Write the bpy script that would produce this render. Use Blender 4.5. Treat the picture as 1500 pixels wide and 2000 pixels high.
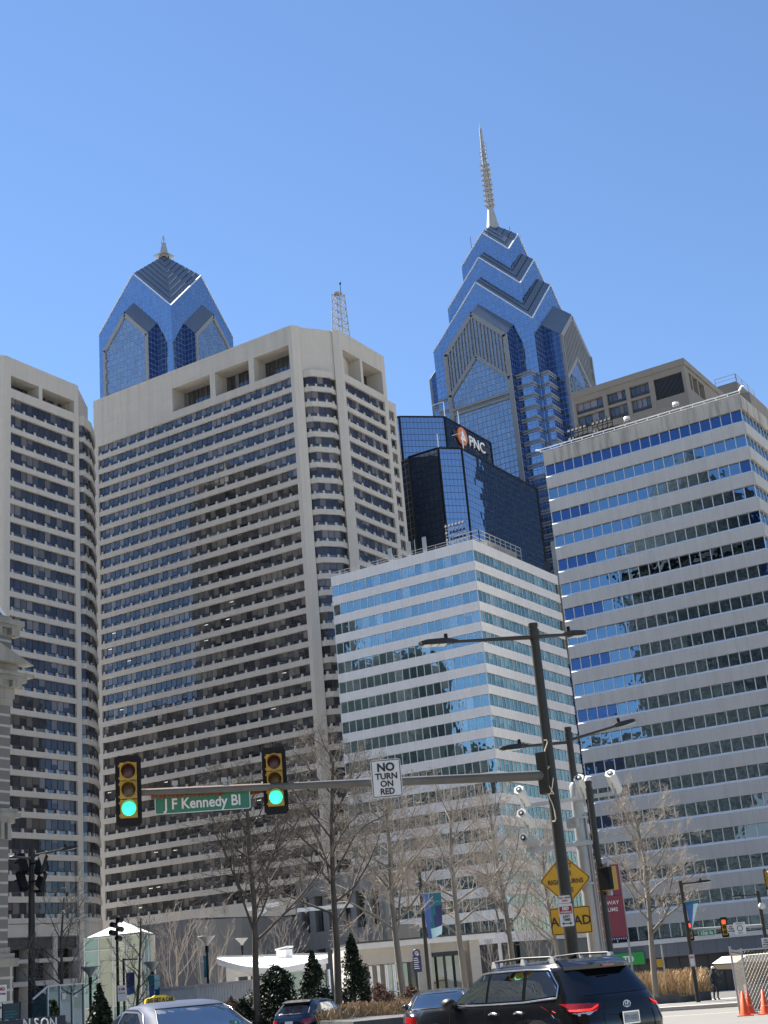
import bpy, bmesh, math, random
from math import sin, cos, pi, atan2, sqrt, radians, hypot, tan
from mathutils import Vector as V, Matrix
random.seed(7)
SC = bpy.context.scene
for o in list(bpy.data.objects): bpy.data.objects.remove(o)
COL = SC.collection

# ------------------------------------------------------------------ camera
FPX, HEAD, PIT, ROLL, EYE = 2652.865, -0.548416834, 0.328217, -0.087492733, 1.7
def _rot(v):
    c, s = cos(HEAD), sin(HEAD)
    return V((c*v[0]+s*v[1], -s*v[0]+c*v[1], v[2]))
_fw = (0, cos(PIT), sin(PIT)); _up = (0, -sin(PIT), cos(PIT)); _rt = (1, 0, 0)
RT = _rot([cos(ROLL)*_rt[i]+sin(ROLL)*_up[i] for i in range(3)])
UP = _rot([-sin(ROLL)*_rt[i]+cos(ROLL)*_up[i] for i in range(3)])
FW = _rot(_fw)
cam = bpy.data.cameras.new('camera'); camo = bpy.data.objects.new('camera', cam); COL.objects.link(camo)
m = Matrix.Identity(4)
for i, a in enumerate((RT, UP, -FW)):
    for j in range(3): m[j][i] = a[j]
m.translation = V((0, 0, EYE)); camo.matrix_world = m
cam.sensor_fit = 'VERTICAL'; cam.sensor_height = 24; cam.sensor_width = 18; cam.lens = 24*FPX/2000
cam.clip_start = .1; cam.clip_end = 9000
SC.camera = camo

# ------------------------------------------------------------------ sky, sun, exposure
SUN_EL = radians(52); SUN_DIR = V((-0.975, 0.22, 0)).normalized()
w = bpy.data.worlds.new('World'); SC.world = w; w.use_nodes = True
nt = w.node_tree; sky = nt.nodes.new('ShaderNodeTexSky'); sky.sky_type = 'NISHITA'; sky.sun_disc = False
sky.sun_elevation = SUN_EL; sky.sun_rotation = atan2(SUN_DIR.x, SUN_DIR.y); sky.altitude = 0
sky.air_density = 1.0; sky.dust_density = 0.0; sky.ozone_density = 6.0
bg = nt.nodes['Background']; bg.inputs[1].default_value = 0.056
nt.links.new(sky.outputs[0], bg.inputs[0])
sd = bpy.data.lights.new('sun', 'SUN'); sd.energy = 5.0; sd.angle = radians(.53); sd.color = (1, .95, .87)
so = bpy.data.objects.new('sun', sd); COL.objects.link(so)
so.rotation_euler = V((SUN_DIR.x*cos(SUN_EL), SUN_DIR.y*cos(SUN_EL), sin(SUN_EL))).to_track_quat('Z', 'Y').to_euler()
SC.view_settings.view_transform = 'Standard'; SC.view_settings.look = 'None'
SC.view_settings.exposure = 1.72; SC.view_settings.gamma = 1
SC.cycles.max_bounces = 6; SC.cycles.diffuse_bounces = 4; SC.cycles.glossy_bounces = 4; SC.cycles.transmission_bounces = 4
SC.cycles.transparent_max_bounces = 8; SC.cycles.caustics_reflective = False; SC.cycles.caustics_refractive = False
SC.cycles.use_denoising = True; SC.cycles.sample_clamp_indirect = 4

# ------------------------------------------------------------------ pixel -> point at a real distance
def ray(px, py):
    d = FW*FPX + RT*(px-750) - UP*(py-1000)
    return d / hypot(d.x, d.y)
def at(px, py, D):
    d = ray(px, py); return V((D*d.x, D*d.y, EYE+D*d.z))
def onY(px, py, Y):
    d = ray(px, py); t = Y/d.y; return V((t*d.x, Y, EYE+t*d.z))
def onX(px, py, X):
    d = ray(px, py); t = X/d.x; return V((X, t*d.y, EYE+t*d.z))
def gz(y):
    pts = [(-9e9, 0), (20, 0), (55, -.5), (180, -3.8), (9e9, -3.8)]
    for (a, za), (b, zb) in zip(pts, pts[1:]):
        if y <= b: return za if za == zb else za+(zb-za)*(y-a)/(b-a)
def ground(px, D):
    p = at(px, 1900, D); p.z = gz(p.y); return p

# ------------------------------------------------------------------ mesh builder
class MB:
    def __init__(s): s.v = []; s.f = []; s.m = []; s.c = []; s.s = []
    def face(s, pts, m=0, col=None, smooth=False):
        i = len(s.v); s.v += [tuple(p) for p in pts]; s.f.append(tuple(range(i, i+len(pts)))); s.m.append(m); s.c.append(col); s.s.append(smooth)
    def idx(s, verts, faces, m=0, smooth=False, col=None):
        i = len(s.v); s.v += [tuple(p) for p in verts]
        for f in faces: s.f.append(tuple(i+k for k in f)); s.m.append(m); s.c.append(col); s.s.append(smooth)
    def box(s, x0, x1, y0, y1, z0, z1, m=0, col=None):
        a = [(x0,y0,z0),(x1,y0,z0),(x1,y1,z0),(x0,y1,z0),(x0,y0,z1),(x1,y0,z1),(x1,y1,z1),(x0,y1,z1)]
        s.idx(a, [(3,2,1,0),(4,5,6,7),(0,1,5,4),(1,2,6,5),(2,3,7,6),(3,0,4,7)], m, False, col)
    def bar(s, p, q, wx, wz=None, m=0):           # rectangular bar from p to q
        p, q = V(p), V(q); wz = wz or wx; d = (q-p).normalized()
        u = d.cross(V((0,0,1)));
        if u.length < 1e-4: u = V((1,0,0))
        u.normalize(); w_ = u.cross(d)
        a = []
        for b in (p, q):
            for i, j in ((-1,-1),(1,-1),(1,1),(-1,1)): a.append(b+u*(i*wx/2)+w_*(j*wz/2))
        s.idx(a, [(0,1,2,3),(7,6,5,4),(1,0,4,5),(2,1,5,6),(3,2,6,7),(0,3,7,4)], m)
    def tube(s, pts, rs, n=8, m=0, cap=True, smooth=True):
        pts = [V(p) for p in pts]
        if not isinstance(rs, (list, tuple)): rs = [rs]*len(pts)
        vs = []; u = None
        for i, p in enumerate(pts):
            d = (pts[min(i+1, len(pts)-1)]-pts[max(i-1, 0)]).normalized()
            if u is None:
                u = d.orthogonal().normalized()
            else:
                u = (u-d*u.dot(d)); u = u.normalized() if u.length > 1e-6 else d.orthogonal().normalized()
            b = d.cross(u)
            for k in range(n):
                t = 2*pi*k/n; vs.append(p+(u*cos(t)+b*sin(t))*rs[i])
        fs = []
        for i in range(len(pts)-1):
            for k in range(n):
                k2 = (k+1) % n; fs.append((i*n+k, i*n+k2, (i+1)*n+k2, (i+1)*n+k))
        s.idx(vs, fs, m, smooth)
        if cap:
            s.face([vs[k] for k in reversed(range(n))], m); s.face([vs[(len(pts)-1)*n+k] for k in range(n)], m)
    def prism(s, poly, z0, z1, m=0, mt=None):     # plan polygon, counter-clockwise
        n = len(poly); b = [(p[0],p[1],z0) for p in poly]; t = [(p[0],p[1],z1) for p in poly]
        for i in range(n):
            j = (i+1) % n; s.face([b[i], b[j], t[j], t[i]], m)
        s.face(t, m if mt is None else mt); s.face(b[::-1], m)
    def slab(s, poly, off, m=0):                  # any planar 3-D polygon given thickness by the vector off
        a = [V(p) for p in poly]; b = [p+V(off) for p in a]; n = len(a)
        s.face(a, m); s.face(b[::-1], m)
        for i in range(n):
            j = (i+1) % n; s.face([a[j], a[i], b[i], b[j]], m)
    def lathe(s, prof, c=(0,0,0), n=16, m=0, axis='z', smooth=True):
        vs = []
        for r, h in prof:
            for k in range(n):
                t = 2*pi*k/n
                p = (r*cos(t), r*sin(t), h) if axis == 'z' else ((r*cos(t), h, r*sin(t)) if axis == 'y' else (h, r*cos(t), r*sin(t)))
                vs.append(V(p)+V(c))
        fs = []
        for i in range(len(prof)-1):
            for k in range(n):
                k2 = (k+1) % n; fs.append((i*n+k, i*n+k2, (i+1)*n+k2, (i+1)*n+k))
        s.idx(vs, fs, m, smooth)
    def strip(s, path, z0, z1, depth, m=0, mb=None, closed=False):   # solid band behind an outer plan path
        inn = offs(path, -depth); n = len(path); mb = m if mb is None else mb
        for i in range(n-1):
            a, b, c, d = path[i], path[i+1], inn[i+1], inn[i]
            s.face([(a[0],a[1],z0),(b[0],b[1],z0),(b[0],b[1],z1),(a[0],a[1],z1)], m)
            s.face([(a[0],a[1],z1),(b[0],b[1],z1),(c[0],c[1],z1),(d[0],d[1],z1)], m)
            s.face([(d[0],d[1],z0),(c[0],c[1],z0),(b[0],b[1],z0),(a[0],a[1],z0)], mb)
        for i in (0, n-1):
            a, d = path[i], inn[i]; q = [(a[0],a[1],z0),(a[0],a[1],z1),(d[0],d[1],z1),(d[0],d[1],z0)]
            s.face(q if i == 0 else q[::-1], m)
    def panes(s, p, q, z0, z1, n, m=0, mull=None, mw=.07, md=.06, ends=False, rnd=random, blinds=0):
        p, q = V((p[0],p[1],0)), V((q[0],q[1],0)); d = (q-p)/n; nn = V((d.y,-d.x,0)).normalized()
        for i in range(n):
            a, b = p+d*i, p+d*(i+1)
            c = (rnd.random(), rnd.random(), rnd.random(), 1); zm = z0
            if blinds and rnd.random() < blinds:      # a half-drawn blind: the upper part of the pane is pale
                zm = z1-(z1-z0)*rnd.choice((.25,.35,.5,.65,.8)); s.face([(a.x,a.y,zm),(b.x,b.y,zm),(b.x,b.y,z1),(a.x,a.y,z1)], m, (.01, c[1], c[2], 1)); c = (.99, c[1], c[2], 1); s.face([(a.x,a.y,z0),(b.x,b.y,z0),(b.x,b.y,zm),(a.x,a.y,zm)], m, c)
            else: s.face([(a.x,a.y,z0),(b.x,b.y,z0),(b.x,b.y,z1),(a.x,a.y,z1)], m, c)
        if mull is not None:
            e = d.normalized()*(mw/2)
            for i in range(0 if ends else 1, n+1 if ends else n):
                a = p+d*i; s.pbox(a-e, a+e, nn*md, z0, z1, mull)
    def pbox(s, a, b, off, z0, z1, m=0):          # box on segment a-b pushed out by off
        c, d = b+off, a+off
        s.face([(d.x,d.y,z0),(c.x,c.y,z0),(c.x,c.y,z1),(d.x,d.y,z1)], m)
        s.face([(a.x,a.y,z0),(d.x,d.y,z0),(d.x,d.y,z1),(a.x,a.y,z1)], m)
        s.face([(c.x,c.y,z0),(b.x,b.y,z0),(b.x,b.y,z1),(c.x,c.y,z1)], m)
        s.face([(d.x,d.y,z1),(c.x,c.y,z1),(b.x,b.y,z1),(a.x,a.y,z1)], m); s.face([(a.x,a.y,z0),(b.x,b.y,z0),(c.x,c.y,z0),(d.x,d.y,z0)], m)
    def text(s, txt, size, x, y, z, m=0, align='CENTER', sx=1.0, sh=0, depth=.004, bold=0.0):
        cu = bpy.data.curves.new('t', 'FONT'); cu.body = txt; cu.size = size; cu.align_x = align; cu.extrude = depth
        cu.offset = bold; cu.resolution_u = 3
        o = bpy.data.objects.new('t', cu); COL.objects.link(o)
        dg = bpy.context.evaluated_depsgraph_get(); me = bpy.data.meshes.new_from_object(o.evaluated_get(dg))
        s.idx([(v.co.x*sx+x, y-v.co.z, v.co.y+z) for v in me.vertices], [tuple(p.vertices) for p in me.polygons], m)
        bpy.data.objects.remove(o); bpy.data.curves.remove(cu); bpy.data.meshes.remove(me)
    def build(s, name, mats, parent=None, world=True, loc=None):
        org = V((0,0,0))
        if world and parent is not None:
            r = parent
            while r is not None: org = org+V(r.location); r = r.parent
        if world and loc is not None and parent is None: org = V(loc)
        me = bpy.data.meshes.new(name); me.from_pydata([(v[0]-org.x, v[1]-org.y, v[2]-org.z) for v in s.v], [], s.f)
        mats = mats if isinstance(mats, (list, tuple)) else [mats]
        for mm in mats: me.materials.append(mm)
        me.polygons.foreach_set('material_index', s.m); me.polygons.foreach_set('use_smooth', s.s)
        if any(c is not None for c in s.c):
            at_ = me.color_attributes.new('pane', 'FLOAT_COLOR', 'CORNER'); data = []
            for f, c in zip(s.f, s.c): data += list(c or (0.5,0.5,0.5,1))*len(f)
            at_.data.foreach_set('color', data)
        me.update(); o = bpy.data.objects.new(name, me); COL.objects.link(o)
        if parent is not None: o.parent = parent
        elif loc is not None: o.location = loc
        return o
def offs(path, d):                                # outward is to the right of the walking direction
    P = [V((p[0],p[1])) for p in path]; n = len(P); N = []
    for i in range(n-1):
        e = (P[i+1]-P[i]).normalized(); N.append(V((e.y,-e.x)))
    out = []
    for i in range(n):
        if i == 0: o = P[0]+N[0]*d
        elif i == n-1: o = P[-1]+N[-1]*d
        else:
            b = (N[i-1]+N[i]); b = b/max(.2, b.dot(N[i])); o = P[i]+b*d
        out.append((o.x, o.y))
    return out
def tag(o, label=None, cat=None, group=None, kind=None):
    if label: o['label'] = label
    if cat: o['category'] = cat
    if group: o['group'] = group
    if kind: o['kind'] = kind
    return o
def thing(name, loc, label, cat, group=None, rz=0):
    o = bpy.data.objects.new(name, None); COL.objects.link(o); o.location = loc; o.rotation_euler = (0,0,rz)
    o.empty_display_size = .3
    return tag(o, label, cat, group)
def dup(root, loc, rz=0, label=None, sc=None):
    r = root.copy(); COL.objects.link(r); r.location = loc; r.rotation_euler = (0,0,rz)
    if label: r['label'] = label
    if sc: r.scale = (sc,)*3
    for ch in list(root.children):
        c = ch.copy(); COL.objects.link(c); c.parent = r
        for g in ch.children:
            d = g.copy(); COL.objects.link(d); d.parent = c
    return r
def facing(p, q=(0,0)):                           # rotation that turns a thing's -Y side from p towards q
    f = V((q[0]-p[0], q[1]-p[1])).normalized(); return atan2(f.x, -f.y)

# ------------------------------------------------------------------ materials
class NT:
    def __init__(s, name):
        s.m = bpy.data.materials.new(name); s.m.use_nodes = True; s.t = s.m.node_tree; s.p = s.t.nodes['Principled BSDF']; s.out = s.t.nodes['Material Output']
    def n(s, typ, **k):
        nd = s.t.nodes.new('ShaderNode'+typ)
        for a, v in k.items(): setattr(nd, a, v)
        return nd
    def l(s, a, b): s.t.links.new(a, b)
    def math(s, op, a, b=None, c=None):
        nd = s.n('Math', operation=op)
        for i, x in enumerate((a, b, c)):
            if x is None: continue
            if isinstance(x, (int, float)): nd.inputs[i].default_value = x
            else: s.l(x, nd.inputs[i])
        return nd.outputs[0]
    def vmath(s, op, a, b=None, sc=None):
        nd = s.n('VectorMath', operation=op)
        for i, x in enumerate((a, b)):
            if x is None: continue
            if isinstance(x, (tuple, list)): nd.inputs[i].default_value = x
            else: s.l(x, nd.inputs[i])
        if sc is not None: nd.inputs['Scale'].default_value = sc
        return nd.outputs[0]
    def mix(s, f, a, b):
        nd = s.n('Mix', data_type='RGBA')
        for i, x in zip((0, 6, 7), (f, a, b)):
            if isinstance(x, (int, float)): nd.inputs[i].default_value = x
            elif isinstance(x, (tuple, list)): nd.inputs[i].default_value = (*x[:3], 1)
            else: s.l(x, nd.inputs[i])
        return nd.outputs[2]
    def noise(s, vec, scale, detail=3, rough=.5):
        nd = s.n('TexNoise'); nd.inputs['Scale'].default_value = scale; nd.inputs['Detail'].default_value = detail; nd.inputs['Roughness'].default_value = rough
        s.l(vec, nd.inputs['Vector']); return nd.outputs['Fac']
    def ramp(s, f, a, b):
        nd = s.n('MapRange'); nd.inputs[1].default_value = a; nd.inputs[2].default_value = b; s.l(f, nd.inputs[0]); return nd.outputs[0]
    def obj(s): return s.n('TexCoord').outputs['Object']
def plain(name, c, rough=.6, metal=0, spec=.5, var=.12, vs=3.0, coat=0, bump=0):
    k = NT(name); k.p.inputs['Roughness'].default_value = rough; k.p.inputs['Metallic'].default_value = metal
    k.p.inputs['Specular IOR Level'].default_value = spec; k.p.inputs['Coat Weight'].default_value = coat; k.p.inputs['Coat Roughness'].default_value = .03
    o = k.obj(); f = k.noise(o, vs, 4)
    col = k.mix(f, [x*(1-var) for x in c], [min(1, x*(1+var)) for x in c]); k.l(col, k.p.inputs['Base Color'])
    if bump:
        b = k.n('Bump'); b.inputs['Strength'].default_value = bump; b.inputs['Distance'].default_value = .05
        k.l(k.noise(o, vs*6, 5, .6), b.inputs['Height']); k.l(b.outputs[0], k.p.inputs['Normal'])
    return k.m
def emit(name, c, st):
    k = NT(name); k.p.inputs['Base Color'].default_value = (*c, 1); k.p.inputs['Emission Color'].default_value = (*c, 1); k.p.inputs['Emission Strength'].default_value = st
    return k.m
def wallu(k, o):                                  # horizontal coordinate along an axis-aligned wall
    sp = k.n('SeparateXYZ'); k.l(o, sp.inputs[0]); return k.math('ADD', sp.outputs[0], sp.outputs[1]), sp.outputs[2]
def concrete(name, c, pu=0, pz=0, z0=0, joint=.75, var=.08, streak=.15, stain=(.3,.29,.27), jw=.05, rough=.85, jcol=None):
    k = NT(name); k.p.inputs['Roughness'].default_value = rough; k.p.inputs['Specular IOR Level'].default_value = .25
    o = k.obj(); f = k.noise(o, .35, 5, .65); f2 = k.noise(o, 4, 4, .6)
    col = k.mix(f, [x*(1-var) for x in c], [x*(1+var) for x in c]); col = k.mix(k.math('MULTIPLY', f2, .25), col, [x*.82 for x in c])
    mp = k.n('Mapping'); mp.inputs['Scale'].default_value = (1.1, 1.1, .09); k.l(o, mp.inputs[0])
    s_ = k.ramp(k.noise(mp.outputs[0], 1.0, 5, .7), .46, .70); col = k.mix(k.math('MULTIPLY', s_, streak), col, stain)
    if pu:
        u, z = wallu(k, o); cells = []
        for x, p in ((u, pu), (k.math('SUBTRACT', z, z0), pz)):
            if not p: continue
            fr = k.math('FRACT', k.math('DIVIDE', x, p)); cells.append((k.math('LESS_THAN', fr, jw/p), k.math('FLOOR', k.math('DIVIDE', x, p))))
        j = cells[0][0]
        if len(cells) > 1: j = k.math('MAXIMUM', j, cells[1][0])
        cv = k.n('CombineXYZ'); k.l(cells[0][1], cv.inputs[0])
        if len(cells) > 1: k.l(cells[1][1], cv.inputs[1])
        wn = k.n('TexWhiteNoise'); k.l(cv.outputs[0], wn.inputs['Vector'])
        col = k.mix(k.math('MULTIPLY', wn.outputs['Value'], .22), col, [x*.78 for x in c])
        col = k.mix(k.math('MULTIPLY', j, 1-joint+.2), col, jcol or [x*.35 for x in c])
    k.l(col, k.p.inputs['Base Color'])
    return k.m
def glass(name, tint, inside, r0=.25, rough=.015, wob=.02, wscale=.45, tilt=.006, blind=0, bcol=(.35,.33,.3), grid=None, line=(.05,.06,.08), vary=.25, iors=1.45, lit=0):
    """coated window glass: sharp reflection over a dim interior, every pane a little out of true; grid=(pu,pz,w,z0) draws the mullions of a curtain wall"""
    k = NT(name); o = k.obj(); t = k.t
    if grid:
        u, z = wallu(k, o); pu, pz, gw, z0 = grid; zz = k.math('SUBTRACT', z, z0)
        a = k.math('DIVIDE', u, pu); b = k.math('DIVIDE', zz, pz); cv = k.n('CombineXYZ'); k.l(k.math('FLOOR', a), cv.inputs[0]); k.l(k.math('FLOOR', b), cv.inputs[1])
        wn = k.n('TexWhiteNoise'); k.l(cv.outputs[0], wn.inputs['Vector']); rnd = wn.outputs['Color']
        ln = k.math('MAXIMUM', k.math('LESS_THAN', k.math('FRACT', a), gw/pu), k.math('LESS_THAN', k.math('FRACT', b), gw*1.3/pz))
    else:
        at_ = k.n('Attribute', attribute_name='pane'); rnd = at_.outputs['Color']; ln = None
    sp = k.n('SeparateColor'); k.l(rnd, sp.inputs[0])
    vec = k.vmath('ADD', o, k.vmath('SCALE', rnd, sc=37.0)) if wob > .012 else o
    bp = k.n('Bump'); bp.inputs['Strength'].default_value = 1; bp.inputs['Distance'].default_value = wob; k.l(k.noise(vec, wscale, 2, .5), bp.inputs['Height'])
    tl = k.vmath('SCALE', k.vmath('SUBTRACT', rnd, (.5,.5,.5)), sc=tilt*2); nrm = k.vmath('NORMALIZE', k.vmath('ADD', bp.outputs[0], tl))
    ins = k.mix(k.math('MULTIPLY', sp.outputs[1], 1.0), [x*(1-vary) for x in inside], [x*(1+vary) for x in inside])
    if blind: ins = k.mix(k.math('LESS_THAN', sp.outputs[0], blind), ins, k.mix(sp.outputs[2], [x*.45 for x in bcol], bcol))
    df = k.n('BsdfDiffuse'); k.l(ins, df.inputs[0])
    gl = k.n('BsdfGlossy'); gl.inputs['Roughness'].default_value = rough; k.l(nrm, gl.inputs['Normal']); gl.inputs[0].default_value = (*tint, 1)
    fr = k.n('Fresnel'); fr.inputs[0].default_value = iors; k.l(nrm, fr.inputs['Normal'])
    fac = k.math('ADD', k.math('MULTIPLY', fr.outputs[0], 1-r0), r0)
    fac = k.math('MULTIPLY', fac, k.math('ADD', k.math('MULTIPLY', sp.outputs[2], vary*.6), 1-vary*.3))
    mx = k.n('MixShader'); k.l(fac, mx.inputs[0]); k.l(df.outputs[0], mx.inputs[1]); k.l(gl.outputs[0], mx.inputs[2]); res = mx.outputs[0]
    if ln is not None:
        d2 = k.n('BsdfPrincipled'); d2.inputs['Base Color'].default_value = (*line, 1); d2.inputs['Roughness'].default_value = .45
        m2 = k.n('MixShader'); k.l(ln, m2.inputs[0]); k.l(res, m2.inputs[1]); k.l(d2.outputs[0], m2.inputs[2]); res = m2.outputs[0]
    k.l(res, k.out.inputs[0]); return k.m
def tinted(name, a, b, rough=.7, scale=6):         # leaf / blade material with per-face tint
    k = NT(name); at_ = k.n('Attribute', attribute_name='pane'); sp = k.n('SeparateColor'); k.l(at_.outputs['Color'], sp.inputs[0])
    k.l(k.mix(sp.outputs[0], a, b), k.p.inputs['Base Color']); k.p.inputs['Roughness'].default_value = rough
    k.p.inputs['Specular IOR Level'].default_value = .5 if rough < .3 else .2
    return k.m
def paint(name, c, flake=0, rough=.12): return plain(name, c, rough, flake, .5, .03, 2, coat=1.0)
M = {}
M['lit_tube'] = emit('lit_ceiling_tube', (1,.97,.9), .35)
M['beige'] = concrete('beige_precast', (.455,.425,.38), 3.1, 0, joint=.72, streak=.16)
M['beige_top'] = concrete('beige_panels', (.445,.415,.37), 3.1, 3.2, 135.6, joint=.78, streak=.35, stain=(.26,.24,.21))
M['white_panel'] = concrete('white_facade_panels', (.63,.63,.635), 1.62, 0, joint=.72, streak=.22, stain=(.5,.48,.44), jw=.03)
M['grey_panel'] = concrete('weathered_pale_panels', (.44,.44,.435), 1.62, 0, joint=.8, streak=.42, stain=(.30,.29,.26), jw=.04)
M['old_conc'] = concrete('stained_concrete', (.40,.385,.35), 0, 0, streak=.75, stain=(.12,.115,.10), var=.15)
M['brown_conc'] = concrete('brown_grey_concrete', (.205,.19,.172), 0, 0, streak=.35, stain=(.16,.145,.13), var=.12)
M['stone'] = concrete('carved_pale_stone', (.15,.148,.14), 1.3, .62, joint=.3, jcol=(.36,.35,.32), streak=.5, stain=(.12,.12,.11), var=.3, jw=.13)
M['stone_trim'] = concrete('stone_trim', (.26,.25,.22), 0, 0, streak=.65, stain=(.10,.10,.09), var=.22)
M['granite'] = concrete('grey_granite_bands', (.205,.225,.25), 0, 0, streak=.12, var=.08)
M['frame'] = plain('dark_bronze_frame', (.035,.035,.038), .45)
M['alu'] = plain('pale_aluminium', (.55,.56,.56), .4, .3)
M['white_metal'] = plain('white_painted_metal', (.78,.79,.79), .4)
M['g_beige'] = glass('grey_office_glass', (.46,.50,.56), (.045,.044,.044), .16, wob=.012, tilt=.007, blind=.4, bcol=(.19,.17,.15), vary=.4)
M['g_beigeX'] = glass('grey_office_glass_side', (.45,.50,.60), (.035,.035,.04), .07, wob=.014, tilt=.007, blind=.25, bcol=(.17,.155,.145), vary=.4, iors=1.3)
M['g_dark'] = glass('dark_office_glass', (.45,.5,.6), (.045,.044,.045), .2, wob=.012, tilt=.006, vary=.4, blind=.06, bcol=(.2,.2,.2))
M['g_white'] = glass('green_tinted_glass', (.50,.70,.80), (.05,.085,.085), .50, wob=.02, tilt=.004, blind=.28, bcol=(.24,.30,.29), vary=.35)
M['g_whiteX'] = glass('green_clear_glass', (.46,.62,.62), (.045,.09,.075), .34, wob=.02, tilt=.006, blind=.35, bcol=(.22,.30,.27), vary=.5)
M['g_right'] = glass('mirror_blue_glass', (.33,.49,.64), (.008,.011,.014), .62, wob=.021, wscale=.5, tilt=.003, vary=.10)
M['g_film'] = glass('deep_blue_film_glass', (.13,.215,.41), (.004,.008,.03), .62, wob=.03, wscale=.55, tilt=.004, vary=.1)
M['g_pnc'] = glass('navy_curtain_wall', (.50,.60,.76), (.022,.03,.048), .64, wob=.010, wscale=.25, tilt=.004, grid=(1.5,1.83,.10,0), line=(.012,.02,.04), vary=.12)
M['g_lib'] = glass('blue_curtain_wall', (.45,.60,.82), (.03,.05,.09), .66, wob=.012, wscale=.3, tilt=.012, grid=(1.55,1.93,.13,0), line=(.13,.18,.26), vary=.25)
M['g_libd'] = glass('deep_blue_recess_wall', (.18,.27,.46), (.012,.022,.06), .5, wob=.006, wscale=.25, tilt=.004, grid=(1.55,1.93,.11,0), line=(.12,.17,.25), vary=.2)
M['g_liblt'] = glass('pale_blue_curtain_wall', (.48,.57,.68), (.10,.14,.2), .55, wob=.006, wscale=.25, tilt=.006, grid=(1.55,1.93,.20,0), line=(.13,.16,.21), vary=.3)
M['slate'] = concrete('blue_grey_roof_glazing', (.105,.14,.20), 2.3, 0, joint=.6, streak=.1, jw=.10, rough=.3)
M['rib'] = plain('dark_roof_rib', (.03,.04,.055), .95, spec=.05)
M['slate_grey'] = plain('grey_roof_slate', (.12,.125,.13), .7)
M['edge'] = plain('pale_roof_edge', (.55,.6,.66), .4)
M['shade_asphalt'] = plain('shade_asphalt', (.085,.083,.08), .9, var=.35, vs=.8, bump=.15)
M['road_lt'] = plain('sunbleached_road', (.14,.135,.125), .9, var=.18, vs=.5, bump=.1)
M['pave'] = plain('concrete_pavement', (.43,.41,.38), .9, var=.2, vs=.7)
M['paint_white'] = plain('road_paint', (.62,.61,.58), .8)
M['black'] = plain('black_metal', (.010,.010,.011), .6, spec=.2)
M['pole'] = plain('bronze_grey_pole', (.034,.032,.028), .5, .0, spec=.3)
M['arm_grey'] = plain('weathered_arm_paint', (.105,.097,.083), .6, var=.25)
M['galv'] = plain('galvanised_steel', (.33,.34,.34), .5, .3)
M['sig_yel'] = plain('signal_yellow', (.38,.235,.03), .5)
M['lens_red'] = plain('unlit_red_lens', (.035,.005,.004), .4)
M['lens_amb'] = plain('unlit_amber_lens', (.06,.036,.007), .4)
M['lit_green'] = emit('lit_green_lens', (.04,.80,.44), .5)
M['lit_red'] = emit('lit_red_lens', (1,.06,.03), .7)
M['sign_green'] = plain('green_sign_sheet', (.01,.145,.085), .4)
M['sign_white'] = plain('white_sign_sheet', (.62,.62,.62), .45)
M['sign_yel'] = plain('amber_sign_sheet', (.62,.33,.012), .45)
M['ink'] = plain('black_lettering', (.012,.012,.012), .5)
M['sign_red'] = plain('sign_red', (.28,.012,.015), .5)
M['banner_red'] = plain('maroon_sign', (.235,.045,.065), .6)
M['gold'] = plain('gold_lettering', (.75,.42,.05), .5)
M['navy'] = plain('navy_sheet', (.01,.018,.10), .5)
M['teal'] = plain('teal_banner_cloth', (.02,.13,.17), .8)
M['blue_cloth'] = plain('blue_banner_cloth', (.07,.14,.34), .8)
M['pale_cloth'] = plain('pale_aqua_cloth', (.42,.62,.66), .8)
M['td_green'] = plain('bank_green', (.02,.28,.05), .5)
M['orange'] = plain('cone_orange', (.85,.10,.015), .5)
M['bark'] = plain('grey_brown_bark', (.075,.065,.053), .9, var=.3, vs=2.5, bump=.4)
M['twig'] = plain('twig_bark', (.17,.15,.125), .9, var=.3, vs=1.5)
M['twig_pale'] = plain('pale_twig_bark', (.27,.235,.20), .9, var=.2, vs=1.5)
M['leaf'] = tinted('evergreen_leaf', (.008,.014,.009), (.030,.046,.023), .6)
M['leaf_gloss'] = tinted('glossy_leaf', (.02,.035,.015), (.07,.10,.05), .18)
M['grass'] = tinted('dry_grass', (.22,.14,.07), (.62,.46,.27))
M['brush'] = tinted('brown_shrub', (.05,.03,.022), (.20,.12,.08))
M['planter'] = concrete('dark_planter_granite', (.075,.075,.078), 3, 0, joint=.7, streak=.2)
M['tan'] = concrete('tan_concrete', (.38,.32,.25), 0, 0, streak=.2)
M['canopy'] = plain('cream_canopy', (.70,.62,.48), .7)
M['dirt'] = plain('sandy_ground', (.34,.28,.20), .95, var=.25, vs=1.2)
M['suv'] = plain('black_car_paint', (.0045,.005,.0065), .15, 0, .3, .03, 2, coat=.55)
M['suvtrim'] = plain('chrome_trim', (.75,.77,.8), .15, 1)
M['plastic'] = plain('black_plastic', (.012,.012,.012), .5)
M['tail'] = plain('red_tail_lamp', (.33,.008,.008), .12, coat=1)
M['tail_lit'] = emit('glowing_tail_lamp', (.9,.03,.02), .32)
M['amber'] = plain('amber_lamp', (.55,.26,.12), .2)
M['clearlamp'] = plain('clear_lamp', (.6,.62,.65), .15)
M['g_car'] = glass('dark_car_glass', (.55,.6,.68), (.006,.006,.007), .06, wob=.0, tilt=0, vary=0)
M['g_cargreen'] = glass('clear_car_glass', (.6,.7,.66), (.07,.10,.085), .10, wob=.0, tilt=0, vary=0)
M['g_taxi'] = glass('blue_reflecting_rear_glass', (.42,.52,.68), (.02,.035,.06), .16, wob=.0, tilt=0, vary=0)
M['taxi'] = plain('silver_blue_paint', (.055,.07,.115), .55, .0, .06, .05, 2, coat=.0)
M['bluecar'] = paint('dark_blue_paint', (.012,.022,.05), .2)
M['darkcar'] = paint('dark_green_black_paint', (.012,.016,.016))
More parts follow.
